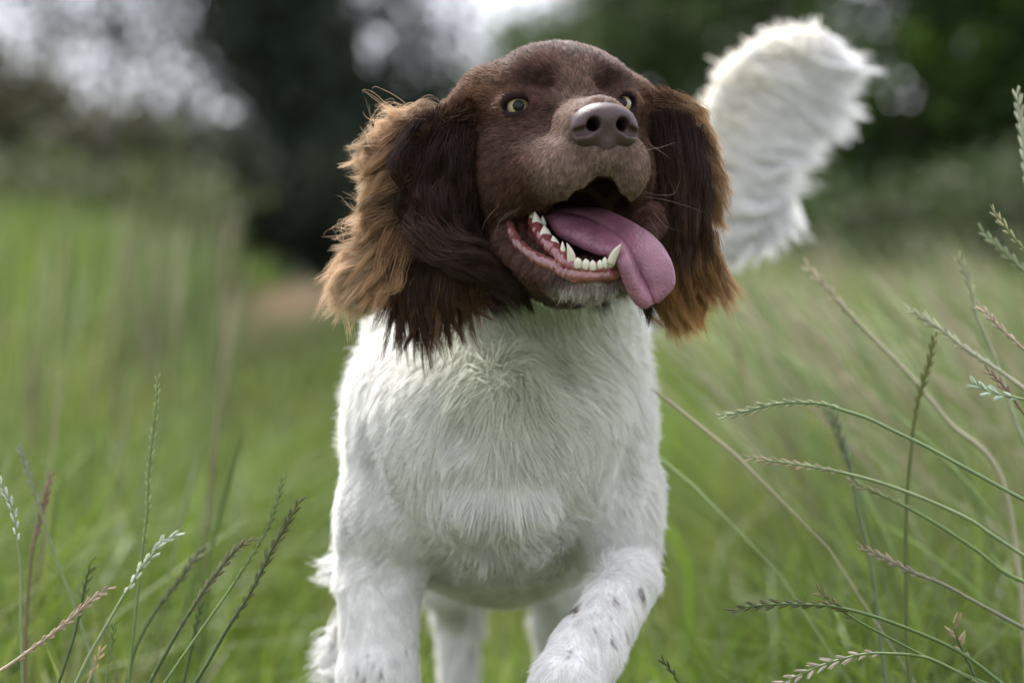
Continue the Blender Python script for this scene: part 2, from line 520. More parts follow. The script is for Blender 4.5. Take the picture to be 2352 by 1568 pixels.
TICKS = [(1470, 1362, 9), (1412, 1376, 6), (1326, 1396, 8), (1366, 1446, 6), (1402, 1420, 5), (1404, 1472, 6), (1310, 1494, 6), (1440, 1452, 4),
         (822, 1534, 7), (838, 1556, 6), (855, 1530, 5), (876, 1548, 6), (905, 1565, 5), (845, 1505, 4), (1082, 1494, 6), (1075, 1410, 5), (930, 1490, 4)]

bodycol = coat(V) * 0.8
cavd = np.min([c(V) for c in CAV], axis=0)
L = (V - HO) @ HFRAME.T
inm = cavd < 3.5
bodycol[inm] = (0.030, 0.010, 0.010)
nq = (V - NOSE) @ HFRAME.T
bodycol[(np.abs(nq[:, 0]) < 60) & (np.abs(nq[:, 2]) < 30) & (nq[:, 1] > -40)] = (0.012, 0.008, 0.008)  # near black behind the nose: nostril shade put into the colour
for c, look, rw, rh in EYEC:
    d = np.linalg.norm((V - c), axis=1)
    bodycol[d < rw + 6] = (0.018, 0.010, 0.009)

dog = empty('dog', tuple(S(1150, 2386, 1300) * K * np.array([1, 1, 0])))
tag(dog, 'brown and white spaniel type dog with mouth open, tongue out and one front paw lifted', 'dog')
body = mesh_np('body', V, F, dog, [M_skin], col=bodycol)

# ------------------------------------------------------------------ hair builder
TS = {}
def hair_obj(name, P, rad, col, material, parent, label=None):
    """P (N,n,3) units; rad (N,) root radius in units; col (N,n,3)"""
    N, n, _ = P.shape
    c = bpy.data.hair_curves.new(name)
    c.add_curves([n] * N)
    c.position_data.foreach_set('vector', (P.reshape(-1, 3) * K).astype(np.float32).ravel())
    t = np.linspace(0, 1, n)
    prof = 1 - 0.85 * t ** 1.6
    r = (rad[:, None] * prof[None]).astype(np.float32) * K
    a = c.attributes.get('radius') or c.attributes.new('radius', 'FLOAT', 'POINT')
    a.data.foreach_set('value', r.ravel())
    a = c.attributes.new('col', 'FLOAT_COLOR', 'POINT')
    cc = np.ones((N, n, 4), np.float32); cc[..., :3] = col
    a.data.foreach_set('color', cc.ravel())
    c.materials.append(material)
    o = bpy.data.objects.new(name, c); COL.objects.link(o)
    o.parent = parent
    if parent.parent is None: o.location = -parent.location
    o['kind'] = 'stuff'
    if label: o['label'] = label
    return o

def coat_hairs(roots, nrm, flow, length, lift, c0, c1, rad, n=5, clump=0.5, clump_size=30.0, wild=0.15, droop=0.0, shv=0.15):
    N = len(roots)
    flow = flow - (flow * nrm).sum(1, keepdims=True) * nrm
    flow = unit(flow + rng.normal(size=(N, 3)) * wild)
    t = np.linspace(0, 1, n)[None, :, None]
    Lh = length[:, None, None]
    P = roots[:, None] + Lh * (flow[:, None] * t + nrm[:, None] * lift[:, None, None] * (t - 0.45 * t * t)) + np.array([0, 0, -1.0]) * droop * Lh * t * t
    if clump > 0:
        area = max(1, int(N * (3.0 / clump_size) ** 2 * 0.35))
        seeds = rng.choice(N, min(max(area, 50), N), replace=False)
        kd = kdtree.KDTree(len(seeds))
        for i, s_ in enumerate(seeds): kd.insert(roots[s_].tolist(), i)
        kd.balance()
        near = np.fromiter((kd.find(p)[1] for p in roots.tolist()), int, N)
        sd = seeds[near]
        amt = clump * rng.uniform(0.5, 1.0, N)[:, None, None] * t ** 1.3
        rel = P[sd] - roots[sd][:, None]
        tgt = roots[sd][:, None] + rel * (length / np.maximum(length[sd], 1e-6))[:, None, None]
        P = P * (1 - amt) + tgt * amt
        shade = (rng.uniform(1 - shv, 1 + shv, len(seeds))[near])[:, None, None]
    else:
        shade = 1.0
    col = (c0[:, None] * (1 - t) + c1[:, None] * t) * shade * rng.uniform(1 - shv, 1 + shv, (N, 1, 1))
    return P, np.clip(col, 0.003, 0.92)

def sample(V, F, N, weight):
    a, b, c, d = V[F[:, 0]], V[F[:, 1]], V[F[:, 2]], V[F[:, 3]]
    area = 0.5 * np.linalg.norm(np.cross(c - a, d - b), axis=1)
    wgt = area * weight
    cs = np.cumsum(wgt); i = np.searchsorted(cs, rng.uniform(0, cs[-1], N))
    i = np.minimum(i, len(F) - 1)
    u, v = rng.uniform(size=(2, N, 1))
    return (a[i] * (1 - u) + b[i] * u) * (1 - v) + (d[i] * (1 - u) + c[i] * u) * v

LIP = [(1170, 488, 0), (1172, 520, -30), (1192, 560, -75), (1232, 592, -125), (1280, 614, -172), (1300, 628, -196), (1356, 636, -218), (1412, 628, -198), (1440, 606, -150), (1458, 570, -80)]
def weights():
    C = V[F].mean(1)
    x, y, z = unS(C)
    n = np.cross(V[F[:, 2]] - V[F[:, 0]], V[F[:, 3]] - V[F[:, 1]]); n = unit(n)
    facing = -n[:, 1]
    cav = np.min([c(C) for c in CAV], axis=0)
    ok = cav > 9
    for c, look, rw, rh in EYEC: ok &= np.linalg.norm((C - c) / np.array([1, 1, 0.8]), axis=1) > rw + 6
    q = (C - NOSE) @ HFRAME.T
    ok &= ~((np.abs(q[:, 0]) < 66) & (q[:, 1] > -28) & (q[:, 2] > -44) & (q[:, 2] < 42))
    lipc = smooth_path(SA(LIP), 50)
    near = (z < 80) & (y > 470) & (y < 670)
    dl = np.full(len(C), 99.0)
    dl[near] = np.linalg.norm(C[near][:, None] - lipc[None], axis=2).min(1)
    ok &= dl > 13
    Lc = (C - HO) @ HFRAME.T
    head = (z < 330) & (y < 720) & (np.abs(x - 1290) < 420)
    return C, n, facing, ok, head, x, y, z
C, FN, facing, okf, headf, fx, fy, fz = weights()

# short fur of the head
wt = okf * headf * np.where(facing > -0.35, 1.0, 0.12)
R = sample(V, F, 230000, wt)
N_ = grad(ops, R)
Lr = (R - HO) @ HFRAME.T
x, y, z = unS(R)
flow = unit(R - H(0, 275, -70))
flow = flow + np.array([0, 0.15, -0.35]) * ss(0, -150, Lr[:, 2])[:, None]
isear = ((x < 1040) & (y > 270)) | ((x > 1515) & (y > 260))
flow[isear] = np.array([0, 0, -1.0]) + np.where(x[isear] < 1300, -0.25, 0.2)[:, None] * np.array([1, 0, 0])
flow = unit(flow) + 0.10 * np.stack([noise(R, 30, 4), noise(R, 30, 5), noise(R, 30, 6)], 1)
ln = 10 + 12 * ss(160, -40, Lr[:, 1]) + 10 * ss(-40, -220, Lr[:, 1])
ln = np.where(isear, 30, ln) * rng.uniform(0.7, 1.25, len(R))
for c, look, rw, rh in EYEC:
    d = np.linalg.norm(R - c, axis=1); ln *= 0.35 + 0.65 * ss(rw + 4, rw + 50, d)
chin = (y > 625) & (z < 0) & (x > 1240)
ln = np.where(chin, 22, ln)
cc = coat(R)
lift = np.where(isear, 0.5, 0.27) * rng.uniform(0.6, 1.4, len(R))
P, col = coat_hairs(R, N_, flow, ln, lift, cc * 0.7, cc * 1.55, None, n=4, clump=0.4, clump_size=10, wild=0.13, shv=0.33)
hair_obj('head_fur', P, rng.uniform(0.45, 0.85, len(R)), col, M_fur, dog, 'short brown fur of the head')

# coat of the body
back = np.where(facing > -0.3, 1.0, 0.25) * np.where(fz > 1500, 0.35, 1.0) * np.where(fy > 1620, 0.25, 1.0)
wt = okf * (~headf) * back
R = sample(V, F, 240000, wt)
N_ = grad(ops, R, 6.0)
x, y, z = unS(R)
sx = np.clip((x - 1150) / 370, -1.2, 1.2)
flow = np.stack([0.25 * sx + 0.9 * sx * np.abs(sx), np.full(len(R), 0.25), -1 + 0.55 * np.abs(sx)], 1)
legs = y > 1330
flow[legs] = (0, 0.15, -1)
flow = unit(flow) + 0.45 * np.stack([noise(R, 130, 7), noise(R, 130, 8), noise(R, 130, 9)], 1) + 0.12 * np.stack([noise(R, 35, 10), noise(R, 35, 11), noise(R, 35, 12)], 1)
ln = np.where(legs, 28, 44 + 18 * ss(0.8, 0.0, np.abs(sx)) + 12 * noise(R, 60, 14) + 22 * np.exp(-((x - 1250) / 200) ** 2 - ((y - 780) / 160) ** 2))
ln = np.where(z > 1500, 60, ln) * rng.uniform(0.6, 1.25, len(R))
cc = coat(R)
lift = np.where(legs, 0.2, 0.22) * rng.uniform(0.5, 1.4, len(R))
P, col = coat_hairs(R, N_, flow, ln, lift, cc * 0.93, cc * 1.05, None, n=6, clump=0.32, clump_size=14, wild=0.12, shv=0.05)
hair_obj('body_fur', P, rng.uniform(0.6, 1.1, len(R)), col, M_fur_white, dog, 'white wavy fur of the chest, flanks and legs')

# ------------------------------------------------------------------ long locks
def fan(curves, nlock, per, c0, c1, spread=(7, 10), jit=(6, 16), wave=4.0, n=9, rad=(0.4, 0.72), lenvar=(0.8, 1.08), cjit=0.15, tipcol=None):
    """curves: list of polylines (px,py,z) from the roots to the tips; each lock picks a place along all of them"""
    CS = [SA(smooth_path(c, 40)) for c in curves]
    s = np.sort(rng.uniform(0, 1, nlock))
    idx = s * 39; i0 = np.minimum(idx.astype(int), 38); fr = (idx - i0)[:, None]
    ctr = [c[i0] * (1 - fr) + c[i0 + 1] * fr for c in CS]      # per curve (nlock,3)
    m = len(ctr)
    ctr = [c + rng.normal(size=c.shape) * (jit[0] + (jit[1] - jit[0]) * k / (m - 1)) for k, c in enumerate(ctr)]
    ctr = np.stack(ctr, 1)                                     # nlock, m, 3
    N = nlock * per
    c = np.repeat(ctr, per, 0)
    tt = rng.uniform(lenvar[0], lenvar[1], N) * np.repeat(rng.uniform(0.9, 1.06, nlock), per)
    t = np.linspace(0, 1, n)[None] * tt[:, None]
    q = np.concatenate([2 * c[:, :1] - c[:, 1:2], c, 2 * c[:, -1:] - c[:, -2:-1]], 1)
    sp = np.clip(t * (m - 1), 0, m - 1 + 0.15)
    i = np.minimum(sp.astype(int), m - 2); f = (sp - i)[..., None]
    ar = np.arange(N)[:, None]
    a, b, d, e = q[ar, i], q[ar, i + 1], q[ar, i + 2], q[ar, i + 3]
    P = 0.5 * (2 * b + (d - a) * f + (2 * a - 5 * b + 4 * d - e) * f * f + (3 * b - a - 3 * d + e) * f ** 3)
    off = rng.normal(size=(N, 1, 3))
    tl = np.linspace(0, 1, n)[None, :, None]
    P = P + off * (spread[0] * (1 - tl) + spread[1] * tl) * (0.55 + 0.45 * np.cos(tl * math.pi))
    P = P + off * spread[1] * 0.35 * tl
    ph = np.repeat(rng.uniform(0, 6.28, (nlock, 1, 3)), per, 0) + rng.normal(size=(N, 1, 3)) * 0.5
    fq = np.repeat(rng.uniform(3, 7, (nlock, 1, 3)), per, 0)
    P = P + np.sin(fq * tl + ph) * wave * tl
    P = P + np.cumsum(rng.normal(size=(N, n, 3)), 1) * wave * 0.12
    c0 = np.asarray(c0, float); c1 = np.asarray(c1, float)
    k0 = np.repeat(rng.uniform(1 - cjit, 1 + cjit, (nlock, 1, 1)), per, 0) * rng.uniform(0.8, 1.2, (N, 1, 1))
    col = (c0 * (1 - tl) + c1 * tl) * k0
    return P, np.clip(col, 0.003, 0.92), rng.uniform(rad[0], rad[1], N)

def join_fans(name, fans, material, parent, label=None):
    P = np.concatenate([f[0] for f in fans]); c = np.concatenate([f[1] for f in fans]); r = np.concatenate([f[2] for f in fans])
    return hair_obj(name, P, r, c, material, parent, label)

GOLD = (0.46, 0.285, 0.15); PALE = (0.74, 0.55, 0.36); RUST = (0.20, 0.105, 0.048); DARK = (0.024, 0.011, 0.008); MAUVE = (0.070, 0.038, 0.028); BRN = (0.062, 0.029, 0.017)
left = [
    # back layer: golden outer hair
    fan([[(1020, 280, 110), (950, 310, 130), (915, 380, 130), (915, 470, 130), (930, 560, 120)],
         [(965, 268, 125), (900, 302, 140), (872, 370, 140), (875, 470, 140), (870, 580, 130)],
         [(912, 268, 130), (862, 318, 150), (838, 385, 150), (846, 500, 150), (800, 620, 150)]], 190, 55, BRN, PALE, spread=(11, 6), jit=(12, 19), wave=8, cjit=0.38),
    fan([[(925, 470, 120), (935, 540, 115), (960, 590, 110)],
         [(865, 540, 140), (870, 600, 130), (890, 640, 120)],
         [(810, 600, 150), (800, 645, 140), (830, 680, 130)],
         [(772, 640, 160), (778, 690, 150), (838, 720, 140)]], 110, 60, RUST, PALE, spread=(12, 8), jit=(14, 22), wave=8),
    # dark face of the ear
    fan([[(1060, 285, 20), (1010, 290, 40), (965, 310, 60)],
         [(1050, 380, 30), (985, 380, 48), (935, 370, 75)],
         [(1055, 480, 30), (985, 480, 45), (930, 460, 80)],
         [(1090, 575, 30), (1010, 570, 45), (940, 560, 80)]], 230, 60, DARK, (0.055, 0.029, 0.022), spread=(9, 7), jit=(14, 20), wave=7, cjit=0.45),
    # warm transition between the dark face and the golden edge
    fan([[(1000, 275, 50), (955, 310, 62), (935, 400, 68), (930, 480, 68), (945, 550, 60)],
         [(945, 280, 85), (902, 335, 95), (882, 410, 100), (885, 500, 95), (890, 600, 85)],
         [(900, 285, 110), (870, 350, 120), (855, 430, 125), (850, 540, 120), (835, 650, 110)]], 170, 50, (0.085, 0.042, 0.022), GOLD, spread=(9, 6), jit=(14, 20), wave=7, cjit=0.45),
    # folded lower rim running to the throat
    fan([[(935, 520, 40), (975, 540, 40), (1000, 500, 30)],
         [(985, 585, 20), (1020, 575, 15), (1050, 560, 15)],
         [(1080, 620, 10), (1100, 605, 10), (1120, 600, 10)],
         [(1190, 690, 20), (1180, 660, 20), (1180, 640, 20)]], 36, 50, MAUVE, (0.04, 0.021, 0.016), spread=(12, 9), jit=(17, 20), wave=6),
    # bottom fringe
    fan([[(915, 580, 70), (970, 590, 50), (1040, 600, 45), (1110, 620, 50)],
         [(900, 640, 80), (955, 660, 60), (1030, 670, 55), (1110, 670, 60)],
         [(880, 720, 95), (945, 765, 75), (1030, 765, 70), (1120, 715, 80)]], 75, 60, DARK, (0.10, 0.05, 0.022), spread=(10, 3), jit=(8, 22), wave=7, cjit=0.5, lenvar=(0.7, 1.15)),
    fan([[(900, 590, 60), (960, 610, 50), (1030, 610, 45)],
         [(900, 680, 70), (960, 700, 55), (1040, 690, 50)],
         [(900, 765, 85), (975, 805, 75), (1060, 780, 70)]], 40, 45, DARK, (0.08, 0.04, 0.022), spread=(7, 2), jit=(8, 18), wave=7, cjit=0.4, lenvar=(0.8, 1.2)),
    fan([[(890, 550, 60), (955, 570, 50)], [(860, 630, 70), (925, 650, 50)], [(825, 680, 80), (900, 725, 65)]], 34, 50, RUST, GOLD, spread=(8, 6), jit=(8, 14), wave=6),
    fan([[(1130, 600, 60), (1180, 610, 70)], [(1160, 650, 60), (1195, 650, 70)], [(1215, 712, 80), (1222, 700, 90)]], 14, 50, (0.025, 0.012, 0.009), (0.025, 0.012, 0.008), spread=(9, 3), jit=(5, 6), wave=3),
    # stray hairs
    fan([[(950, 270, 110), (900, 340, 120), (880, 460, 120), (860, 580, 120)], [(900, 262, 120), (860, 330, 130), (840, 470, 130), (800, 600, 140)], [(862, 258, 130), (840, 345, 140), (815, 480, 140), (755, 640, 150)]], 60, 4, GOLD, PALE, spread=(10, 14), jit=(14, 22), wave=14, rad=(0.35, 0.6)),
    # thick hair between cheek and ear
    fan([[(1070, 300, -10), (1075, 380, -15), (1090, 460, -10)], [(1052, 370, 0), (1062, 450, 0), (1085, 530, 5)], [(1060, 450, 10), (1075, 530, 15), (1110, 590, 20)]], 50, 50, (0.03, 0.014, 0.01), (0.022, 0.010, 0.008), spread=(8, 6), jit=(8, 10), wave=4),
    fan([[(1085, 235, -20), (1055, 250, 0), (1035, 275, 20)], [(1045, 275, 20), (1020, 285, 40), (1000, 300, 50)], [(1020, 320, 40), (985, 315, 60), (960, 330, 70)]], 60, 45, BRN, (0.10, 0.05, 0.025), spread=(9, 8), jit=(9, 10), wave=3),
]
join_fans('left_ear_hair', left, M_fur, dog, 'long golden brown hair of the ear at the left of the picture')
right = [
    fan([[(1500, 225, 80), (1545, 240, 110), (1590, 300, 140), (1610, 400, 160)],
         [(1540, 228, 100), (1590, 270, 130), (1620, 360, 160), (1630, 480, 170)],
         [(1585, 240, 120), (1630, 310, 150), (1650, 420, 180), (1655, 540, 190)]], 90, 55, BRN, (0.50, 0.31, 0.16), spread=(10, 8), jit=(9, 13), wave=5),
    fan([[(1515, 265, 60), (1560, 280, 90), (1595, 320, 110)],
         [(1525, 370, 60), (1575, 390, 85), (1615, 420, 110)],
         [(1520, 470, 70), (1570, 500, 85), (1620, 520, 110)],
         [(1510, 570, 80), (1560, 600, 90), (1615, 610, 110)]], 120, 60, DARK, (0.075, 0.038, 0.026), spread=(8, 7), jit=(9, 12), wave=4, cjit=0.35),
    fan([[(1500, 560, 90), (1550, 560, 100), (1610, 540, 120)],
         [(1500, 650, 90), (1560, 650, 100), (1630, 620, 130)],
         [(1515, 720, 100), (1580, 725, 110), (1650, 665, 150)]], 80, 55, (0.035, 0.016, 0.010), (0.33, 0.17, 0.06), spread=(9, 6), jit=(9, 16), wave=6, cjit=0.4),
    fan([[(1490, 600, 110), (1540, 620, 110), (1590, 620, 120)],
         [(1505, 700, 110), (1555, 710, 115), (1610, 690, 130)],
         [(1545, 778, 120), (1585, 765, 120), (1610, 755, 140)]], 36, 45, RUST, (0.46, 0.27, 0.11), spread=(7, 3), jit=(8, 12), wave=8, cjit=0.35),
    fan([[(1620, 520, 140), (1625, 590, 140)], [(1640, 600, 150), (1640, 640, 150)], [(1688, 680, 170), (1672, 700, 170)]], 24, 40, RUST, GOLD, spread=(7, 4), jit=(7, 14), wave=6),
    fan([[(1595, 320, 120), (1620, 420, 140)], [(1640, 390, 140), (1645, 470, 150)], [(1660, 450, 160), (1668, 520, 170)]], 26, 8, (0.10, 0.05, 0.025), GOLD, spread=(8, 8), jit=(8, 12), wave=8, rad=(0.4, 0.6)),
    fan([[(1500, 560, 60), (1495, 620, 70)], [(1470, 640, 70), (1480, 680, 80)], [(1480, 700, 90), (1500, 740, 90)]], 24, 40, DARK, (0.05, 0.024, 0.013), spread=(8, 6), jit=(8, 10), wave=5),
]
join_fans('right_ear_hair', right, M_fur, dog, 'long brown hair of the ear beside the hanging tongue')

WH = (0.78, 0.765, 0.72); WH2 = (0.90, 0.89, 0.88); CRM = (0.84, 0.79, 0.70)
tail = [
    fan([[t for t in TAIL[2:]],
         [(1645, 590, 2720), (1700, 430, 2700), (1740, 320, 2690), (1790, 225, 2680), (1840, 160, 2670), (1890, 125, 2660)],
         [(1690, 600, 2720), (1790, 470, 2700), (1860, 350, 2690), (1900, 280, 2680), (1935, 210, 2670), (1970, 150, 2660)]], 2400, 6, CRM, WH2, spread=(16, 16), jit=(24, 26), wave=3, n=8, rad=(1.5, 2.4), lenvar=(0.6, 1.08), cjit=0.04),
    fan([[(1610, 500, 2700), (1635, 370, 2700), (1670, 250, 2700), (1740, 160, 2680), (1820, 120, 2670)],
         [(1700, 540, 2680), (1740, 400, 2680), (1800, 290, 2680), (1850, 200, 2670), (1900, 130, 2660)],
         [(1790, 500, 2680), (1850, 390, 2680), (1945, 310, 2680), (1975, 230, 2670), (2005, 170, 2660)]], 60, 42, WH, WH2, spread=(24, 8), jit=(18, 20), wave=4, n=8, rad=(1.5, 2.4), cjit=0.03, lenvar=(0.75, 1.05)),
    fan([[(1570, 640, 2700), (1610, 560, 2700)], [(1650, 590, 2700), (1710, 480, 2700)], [(1730, 540, 2700), (1790, 450, 2700)], [(1690, 605, 2700), (1836, 530, 2700)]], 60, 34, WH, WH2, spread=(16, 7), jit=(16, 20), wave=5, n=8, rad=(1.5, 2.4), cjit=0.03),
    fan([[(1560, 620, 2690), (1600, 520, 2690), (1622, 400, 2680), (1640, 280, 2670), (1690, 180, 2660), (1770, 118, 2650), (1850, 105, 2650)],
         [(1590, 580, 2690), (1608, 470, 2680), (1624, 340, 2670), (1660, 220, 2660), (1725, 130, 2650), (1810, 92, 2640), (1890, 92, 2650)],
         [(1612, 530, 2690), (1618, 420, 2680), (1640, 280, 2670), (1690, 170, 2660), (1770, 105, 2650), (1850, 82, 2640), (1940, 105, 2650)]], 700, 12, WH, WH2, spread=(9, 6), jit=(6, 7), wave=3, n=8, rad=(1.5, 2.3), cjit=0.03),
]
join_fans('tail_hair', tail, M_fur_white, dog, 'long white feathered hair of the raised tail')
feather = [
    fan([[(810, 1290, 700), (790, 1340, 720)], [(770, 1290, 730), (760, 1340, 740)], [(735, 1300, 760), (730, 1330, 760)]], 16, 14, WH, WH2, spread=(12, 3), jit=(10, 16), wave=10, rad=(0.6, 1.1)),
    fan([[(810, 1380, 700), (800, 1500, 660), (800, 1568, 650)], [(770, 1440, 720), (765, 1520, 690), (770, 1580, 680)], [(722, 1475, 760), (740, 1560, 720), (755, 1610, 700)]], 40, 15, WH, WH2, spread=(12, 3), jit=(12, 22), wave=12, rad=(0.6, 1.1), lenvar=(0.6, 1.1)),
    fan([[(800, 1400, 700), (800, 1500, 680)], [(765, 1450, 720), (765, 1520, 700)], [(725, 1490, 750), (760, 1570, 720)]], 16, 14, WH, WH2, spread=(8, 2), jit=(10, 18), wave=16, rad=(0.6, 1.1)),
]
join_fans('leg_feathering', feather, M_fur_white, dog, 'white wisps of hair behind the foreleg')
# ------------------------------------------------------------------ nose
nops = [(U, Ell(NOSE + HU * 16 - HF * 4, (66, 44, 39), HFRAME), 20),
        (U, Ell(NOSE + HR * -43 - HU * 9 - HF * 4, (34, 36, 36), HFRAME), 22),
        (U, Ell(NOSE + HR * 43 - HU * 9 - HF * 4, (34, 36, 36), HFRAME), 22),
        (U, Ell(NOSE - HU * 28 - HF * 8, (28, 28, 36), HFRAME), 20)]
for s_ in (-1, 1):
    nops.append((SUB, Cone(NOSE + HR * s_ * 34 - HU * 2 + HF * 40, NOSE + HR * s_ * 30 + HU * 2 - HF * 10, 16, 13), 8))
    nops.append((SUB, Cone(NOSE + HR * s_ * 46 - HU * 16 + HF * 30, NOSE + HR * s_ * 66 - HU * 16 + HF * 10, 11, 9), 9))
nops.append((SUB, Cone(NOSE - HU * 28 + HF * 26, NOSE - HU * 80 + HF * 20, 2.5, 2.5), 5))
NV, NF = build_mesh(nops, NOSE - 110, NOSE + 110, 3.0, 3)
mesh_np('nose', NV, NF, dog, [M_nose])
for s_ in (-1, 1):  # dark disc added in each nostril hole to stand in for its shade
    e = NOSE + HR * s_ * 34 - HU * 3 - HF * 8
    th_ = np.linspace(0, 2 * math.pi, 16, endpoint=False)
    rv = [e + (HR * math.cos(a) * 24 + HU * math.sin(a) * 21) * q_ + HF * (f_) for q_, f_ in ((0.05, 0), (0.6, 1), (1, 4)) for a in th_]
    mesh_np('nostril_shade_plug', np.array(rv), np.array([[k_ * 16 + j_, k_ * 16 + (j_ + 1) % 16, k_ * 16 + 16 + (j_ + 1) % 16, k_ * 16 + 16 + j_] for k_ in range(2) for j_ in range(16)]), dog, [M_hole])

# ------------------------------------------------------------------ small shapes
def tube(pts, rads, name, parent, mats, seg=12, res=28, flat=1.0, closed_ends=True, rough=0.0):
    pp = smooth_path(SA(pts), res); rr = np.interp(np.linspace(0, 1, res), np.linspace(0, 1, len(rads)), rads)
    T = unit(np.gradient(pp, axis=0))
    up = np.array([0, 0, 1.0])
    A = unit(np.cross(T, up) + 1e-6); B = np.cross(A, T)
    th = np.linspace(0, 2 * math.pi, seg, endpoint=False)
    if closed_ends:
        e = np.minimum(np.arange(res), np.arange(res)[::-1]); rr = rr * np.sqrt(np.clip(e / 2.5 + 0.02, 0, 1))
    Vv = pp[:, None] + rr[:, None, None] * (np.cos(th)[None, :, None] * A[:, None] + flat * np.sin(th)[None, :, None] * B[:, None])
    if rough: Vv = Vv + (noise(Vv.reshape(-1, 3), 9, 2) * 0.6 + noise(Vv.reshape(-1, 3), 4.5, 7) * 0.4).reshape(res, seg, 1) * rough * unit(Vv - pp[:, None])
    i = np.arange(res - 1)[:, None]; j = np.arange(seg)[None]
    Fq = np.stack([i * seg + j, i * seg + (j + 1) % seg, (i + 1) * seg + (j + 1) % seg, (i + 1) * seg + j], -1).reshape(-1, 4)
    return mesh_np(name, Vv.reshape(-1, 3), Fq, parent, mats)

# lower gum and lip
tube([(1222, 500, -20), (1236, 528, -70), (1256, 556, -115), (1283, 582, -155), (1306, 606, -188), (1362, 618, -212), (1412, 606, -192), (1438, 575, -130), (1450, 545, -60)],
     [12, 15, 16, 16, 16, 15, 15, 13, 10], 'gum', dog, [M_gum], seg=24, res=130, rough=2.4)
tube(LIP,
     [6, 9, 12, 14, 14, 13, 13, 13, 11, 8], 'lower_lip', dog, [M_lip], seg=28, res=150, rough=3.0)
tube([(1300, 640, -205), (1356, 648, -212), (1410, 638, -200)], [6, 10, 6], 'chin_pad', dog, [M_lip], seg=12, res=20)

ga = smooth_path(SA([(1222, 500, -10), (1236, 528, -60), (1256, 558, -105), (1283, 586, -145), (1306, 608, -178), (1362, 620, -205), (1412, 608, -185), (1438, 577, -120)]), 60)
gb = smooth_path(SA([(1172, 500, 0), (1176, 530, -30), (1194, 564, -70), (1232, 594, -118), (1280, 616, -165), (1352, 634, -206), (1412, 626, -190), (1440, 600, -140)]), 60)
vv = np.linspace(0, 1, 12)[None, :, None]
mem = ga[:, None] * (1 - vv) + gb[:, None] * vv + np.array([0, 1.0, -0.5]) * np.sin(vv * math.pi) * np.linspace(26, 4, 60)[:, None, None]
mem = mem + (noise(mem.reshape(-1, 3), 5, 3) * 2.2).reshape(60, 12, 1) * np.array([0, -1, 0.6])
i = np.arange(59)[:, None]; j = np.arange(11)[None]
mesh_np('inner_lip', mem.reshape(-1, 3), np.stack([i * 12 + j, i * 12 + j + 1, (i + 1) * 12 + j + 1, (i + 1) * 12 + j], -1).reshape(-1, 4), dog, [M_gum])

def tooth(base, tip, wx, wy, name='tooth', parent=dog, bend=0.0, cusps=1):
    b = S(*base); t = S(*tip); ax = t - b; ln_ = np.linalg.norm(ax); ax = ax / ln_
    A = unit(np.cross(ax, np.array([0, 1.0, 0]))); B = np.cross(ax, A)
    Vv = []; seg = 10; lv = 8
    for i in range(lv):
        u = i / (lv - 1)
        r = (1 - u ** 1.7) ** 0.8 if cusps == 1 else (1 - u ** 3) ** 0.6
        r = max(r, 0.04) * (1 + 0.12 * math.sin(u * 3))
        for j in range(seg):
            a = 2 * math.pi * j / seg
            Vv.append(b - ax * 4 + ax * (ln_ + 4) * u + A * (math.cos(a) * wx * r + bend * math.sin(u * math.pi) ) + B * math.sin(a) * wy * r)
    Vv.append(b - ax * 5)
    Vv.append(b + ax * ln_ * 1.02)
    Fq = [[i * seg + j, i * seg + (j + 1) % seg, (i + 1) * seg + (j + 1) % seg, (i + 1) * seg + j] for i in range(lv - 1) for j in range(seg)]
    for j in range(seg):
        Fq.append([lv * seg, (j + 1) % seg, j, j])
        k = (lv - 1) * seg
        Fq.append([lv * seg + 1, k + j, k + (j + 1) % seg, k + (j + 1) % seg])
    me = bpy.data.meshes.new(name)
    me.from_pydata([(v * K).tolist() for v in Vv], [], [list(dict.fromkeys(f)) for f in Fq])
    me.polygons.foreach_set('use_smooth', [True] * len(me.polygons))
    return link(name, me, parent, [M_tooth])
o = tooth((1313, 606, -196), (1302, 558, -212), 10.5, 9, bend=-3); o['label'] = 'long lower canine tooth on the left'
o = tooth((1405, 602, -222), (1428, 559, -246), 10, 9, bend=3); o['label'] = 'long lower canine tooth beside the tongue'
for bx, by, h_, w_ in [(1329, 610, 19, 8.5), (1347, 613, 17, 8), (1362, 615, 17, 6.8), (1378, 613, 18, 6.5), (1389, 611, 19, 6.5), (1401, 608, 19, 7)]:
    h_ *= rng.uniform(0.72, 1.02); tooth((bx, by + 1, -224 + abs(bx - 1362) * 0.25), (bx - 1 + (bx - 1362) * 0.06, by - h_ - 2, -229 + abs(bx - 1362) * 0.25), w_ + 0.8, 6.5, cusps=2)
for bx, by, tx, ty, z_, w_ in [(1293, 580, 1292, 554, -168, 6.5), (1275, 566, 1270, 541, -135, 11), (1253, 545, 1250, 518, -105, 14), (1235, 522, 1228, 486, -62, 12), (1247, 515, 1246, 496, -52, 8), (1224, 505, 1221, 484, -40, 9)]:
    tooth((bx, by, z_), (tx, ty, z_ - 6), w_, 8)

